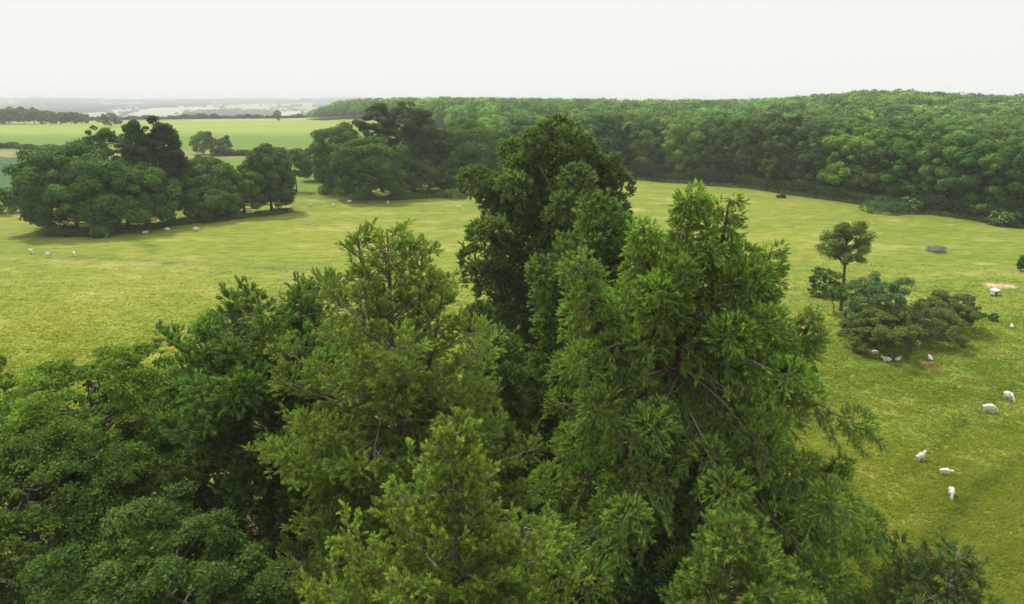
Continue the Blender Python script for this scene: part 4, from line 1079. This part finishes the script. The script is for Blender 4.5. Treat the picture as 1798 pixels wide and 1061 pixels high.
SH = {p: sheep_mesh(p, M_wool) for p in ("grazing", "alert", "lying", "walking")}
SHD = sheep_mesh("grazing", M_dark)
G_S = "sheep scattered over the pasture"
sheep = [  # px, py of the feet, pose, heading (deg, 0 = to the right of the picture), size, label
    (54, 444, "grazing", -35, 1.05, "sheep grazing, leftmost of three in a row on the left of the pasture"),
    (84, 451, "grazing", 75, 1.1, "sheep seen end on, middle of three in a row on the left of the pasture"),
    (131, 451, "grazing", -50, 1.1, "sheep with head down, rightmost of three in a row on the left of the pasture"),
    (190, 415, "alert", 160, 1.0, "sheep facing left in the shade below the leftmost dome of trees"),
    (255, 410, "lying", 15, 1.0, "sheep lying in the shade just left of two white ones by the left clump"),
    (295, 407, "walking", 185, 1.0, "white sheep left one of two standing below the left clump"),
    (344, 407, "walking", -10, 1.1, "white sheep right one of two standing below the left clump"),
    (545, 363, "grazing", 5, 1.0, "sheep farthest left in the gap between the two clumps"),
    (585, 363, "grazing", 20, 1.0, "sheep second from the left in the gap before the middle clump"),
    (614, 357, "grazing", 190, 1.15, "greyish sheep at the foot of the round tree of the middle clump"),
    (681, 359, "alert", 90, 1.0, "white sheep standing end on to the right of the round tree"),
    (806, 367, "grazing", -25, 1.1, "sheep just left of the dark centre conifer"),
    (1557, 636, "lying", 165, 0.9, "left one of two sheep lying side by side before the thicket"),
    (1575, 635, "lying", 20, 0.75, "right one of two sheep lying side by side before the thicket"),
    (1608, 612, "grazing", 200, 1.05, "greyish sheep in the shade under the right end of the thicket"),
    (1633, 634, "lying", 80, 0.8, "small white sheep beside the bare soil patch"),
    (1536, 624, "lying", 185, 0.9, "sheep half hidden under the front bush of the thicket"),
    (1735, 723, "grazing", -18, 1.02, "sheep grazing side on, lower one of two at the right edge of the pasture"),
    (1769, 703, "grazing", -80, 1.0, "sheep with head towards the viewer, upper one of two at the right edge"),
    (1614, 811, "alert", 25, 0.82, "sheep with raised head, topmost of three beside the drooping conifer"),
    (1658, 836, "walking", -20, 0.72, "small sheep in the middle of three beside the drooping conifer"),
    (1669, 873, "grazing", 245, 0.85, "sheep with lowered head, lowest of three beside the drooping conifer"),
]
for px, py, pose, hd, sz, lab in sheep:
    x, y = ground_at(px, py)
    o = link("sheep", SH[pose], label=lab, category="sheep", group=G_S)
    o.location = (x, y, float(terrain(x, y)) - 0.02); o.rotation_euler = (0, 0, math.radians(hd)); o.scale = (sz * 0.92,) * 3
x, y = ground_at(1777, 574)
o = link("lamb", SH["lying"], label="tiny white lamb alone near the right edge below the trough", category="lamb", group=None)
o.location = (x, y, float(terrain(x, y))); o.rotation_euler = (0, 0, 1.2); o.scale = (0.62,) * 3

# ------------------------------------------------------------------ hay feeder, trough, fence
M_galv = plain_material("galvanised_metal", (0.17, 0.175, 0.17), 0.6, 0.2, 0.4, 5)
M_white = plain_material("white_painted_sheet", (0.75, 0.75, 0.74), 0.6, 0, 0.15, 4)
M_post = plain_material("weathered_wood", (0.33, 0.28, 0.19), 0.9, 0, 0.35, 5)
M_hay = plain_material("old_hay", (0.30, 0.25, 0.12), 0.95, 0, 0.4, 9)
M_black = plain_material("painted_inside_shade", (0.03, 0.03, 0.03), 0.9, 0, 0.2, 4)  # near black, paints the shade inside the open feed box
def bars(name, segs, r, mat, parent, sides=6):
    b = Buf(4)
    for p, q in segs:
        tube(b, np.array([p, q], float), [r, r], sides)
    return link(name, b.mesh(name, mat, False), parent)
def box_mesh(name, cx, cy, cz, sx, sy, sz, mat, parent, rot=None):
    import bmesh
    bm = bmesh.new(); bmesh.ops.create_cube(bm, size=1.0)
    for v in bm.verts: v.co = (v.co.x * sx, v.co.y * sy, v.co.z * sz)
    bmesh.ops.bevel(bm, geom=bm.edges[:], offset=min(sx, sy, sz) * 0.12, segments=1, affect='EDGES')
    me = bpy.data.meshes.new(name); bm.to_mesh(me); bm.free(); me.materials.append(mat)
    o = link(name, me, parent); o.location = (cx, cy, cz)
    if rot: o.rotation_euler = rot
    return o
fx, fy = ground_at(1643, 442)
fr = link("hay_feeder", None, label="grey barred metal hay feeder standing alone in the pasture", category="feeder")
fr.location = (fx, fy, float(terrain(fx, fy))); fr.rotation_euler = (0, 0, 0.28)
W, Dp, Hf = 1.25, 0.95, 1.0
cor = [(-W, -Dp), (W, -Dp), (W, Dp), (-W, Dp)]
for i in range(4):
    a, b = cor[i], cor[(i + 1) % 4]
    segs = [((a[0], a[1], z), (b[0], b[1], z)) for z in (0.08, 0.30, 0.52, 0.74, Hf)]
    segs += [((a[0] + (b[0] - a[0]) * t, a[1] + (b[1] - a[1]) * t, 0.0), (a[0] + (b[0] - a[0]) * t, a[1] + (b[1] - a[1]) * t, Hf)) for t in np.linspace(0, 1, 6)[:-1]]
    bars("hurdle", segs, 0.05, M_galv, fr)
box_mesh("base_panel", 0, -Dp - 0.05, 0.15, 2 * W * 0.96, 0.03, 0.2, M_galv, fr)
bars("rack_bars", [((-W * 0.9 + 0.3 * k, -0.55, 1.0), (-W * 0.9 + 0.3 * k, 0.0, 0.25)) for k in range(8)] + [((-W * 0.9 + 0.3 * k, 0.55, 1.0), (-W * 0.9 + 0.3 * k, 0.0, 0.25)) for k in range(8)], 0.02, M_galv, fr)
box_mesh("hay", 0.1, 0.05, 0.28, 1.6, 0.9, 0.35, M_hay, fr)

tx, ty = ground_at(1745, 519)
tr = link("feed_trough", None, label="small white lidded feed box with a dark open side before the straw patch", category="feed box")
tr.location = (tx, ty, float(terrain(tx, ty))); tr.rotation_euler = (0, 0, math.radians(38))
box_mesh("floor_board", 0, 0, 0.18, 1.25, 0.62, 0.06, M_galv, tr)
box_mesh("back_panel", 0, 0.31, 0.50, 1.25, 0.04, 0.62, M_white, tr)
box_mesh("side_panel", -0.62, 0, 0.46, 0.04, 0.60, 0.54, M_white, tr)
box_mesh("side_panel", 0.62, 0, 0.46, 0.04, 0.60, 0.54, M_white, tr)
box_mesh("lid", 0, -0.02, 0.80, 1.45, 0.88, 0.045, M_white, tr, (0.12, 0, 0))
box_mesh("inside_shade_block", 0, 0.05, 0.33, 1.05, 0.42, 0.22, M_black, tr)  # black block stands in for the shade behind the open side
for sx in (-0.55, 0.55):
    for sy in (-0.26, 0.26):
        box_mesh("leg", sx, sy, 0.075, 0.07, 0.07, 0.16, M_galv, tr)

# post and wire fence at the wood's edge
fence = link("wire_fence", None, label="post and wire fence running along the foot of the wood", category="fence")
e0 = EDGE[0]; fence.location = (e0[0], e0[1], float(terrain(*e0)))
line = EDGE[1:11] - np.array([0, 1.4])
seg = np.hypot(*(line[1:] - line[:-1]).T); cum = np.concatenate([[0], np.cumsum(seg)])
npost = 78
pb = Buf(4); tube(pb, [(0, 0, -0.2), (0, 0, 0.6), (0, 0, 1.25)], [0.075, 0.07, 0.06], 7)
post_me = pb.mesh("post", M_post)
tops = []
rf = np.random.default_rng(4)
for k in range(npost):
    t = cum[-1] * k / (npost - 1)
    x = np.interp(t, cum, line[:, 0]); y = np.interp(t, cum, line[:, 1]); z = float(terrain(x, y))
    o = link("post", post_me, fence); o.location = (x - fence.location.x, y - fence.location.y, z - fence.location.z)
    o.rotation_euler = (rf.normal(0, 0.04), rf.normal(0, 0.04), rf.uniform(0, 3)); tops.append((o.location.x, o.location.y, o.location.z))
for hgt in (0.35, 0.7, 1.08):
    b = Buf(4); tube(b, np.array(tops) + np.array([0, -0.08, hgt]), np.full(npost, 0.01), 4)
    link("wire", b.mesh("wire", M_galv), fence)

# ------------------------------------------------------------------ the air
def haze():
    import bmesh
    m = bpy.data.materials.new("haze"); m.use_nodes = True
    t = m.node_tree; t.nodes.clear()
    o = t.nodes.new('ShaderNodeOutputMaterial'); v = t.nodes.new('ShaderNodeVolumePrincipled')
    v.inputs['Color'].default_value = (0.95, 0.985, 1.0, 1)
    v.inputs['Density'].default_value = 0.0002
    v.inputs['Anisotropy'].default_value = 0.0
    t.links.new(v.outputs[0], o.inputs['Volume'])
    m.cycles.homogeneous_volume = True
    bm = bmesh.new(); bmesh.ops.create_cube(bm, size=1.0)
    z0, z1 = -95.0, 75.0
    for q in bm.verts: q.co = (q.co.x * 54000, q.co.y * 54000, z0 + (q.co.z + 0.5) * (z1 - z0))
    me = bpy.data.meshes.new("haze"); bm.to_mesh(me); bm.free(); me.materials.append(m)
    link("haze", me, kind="stuff")
haze()
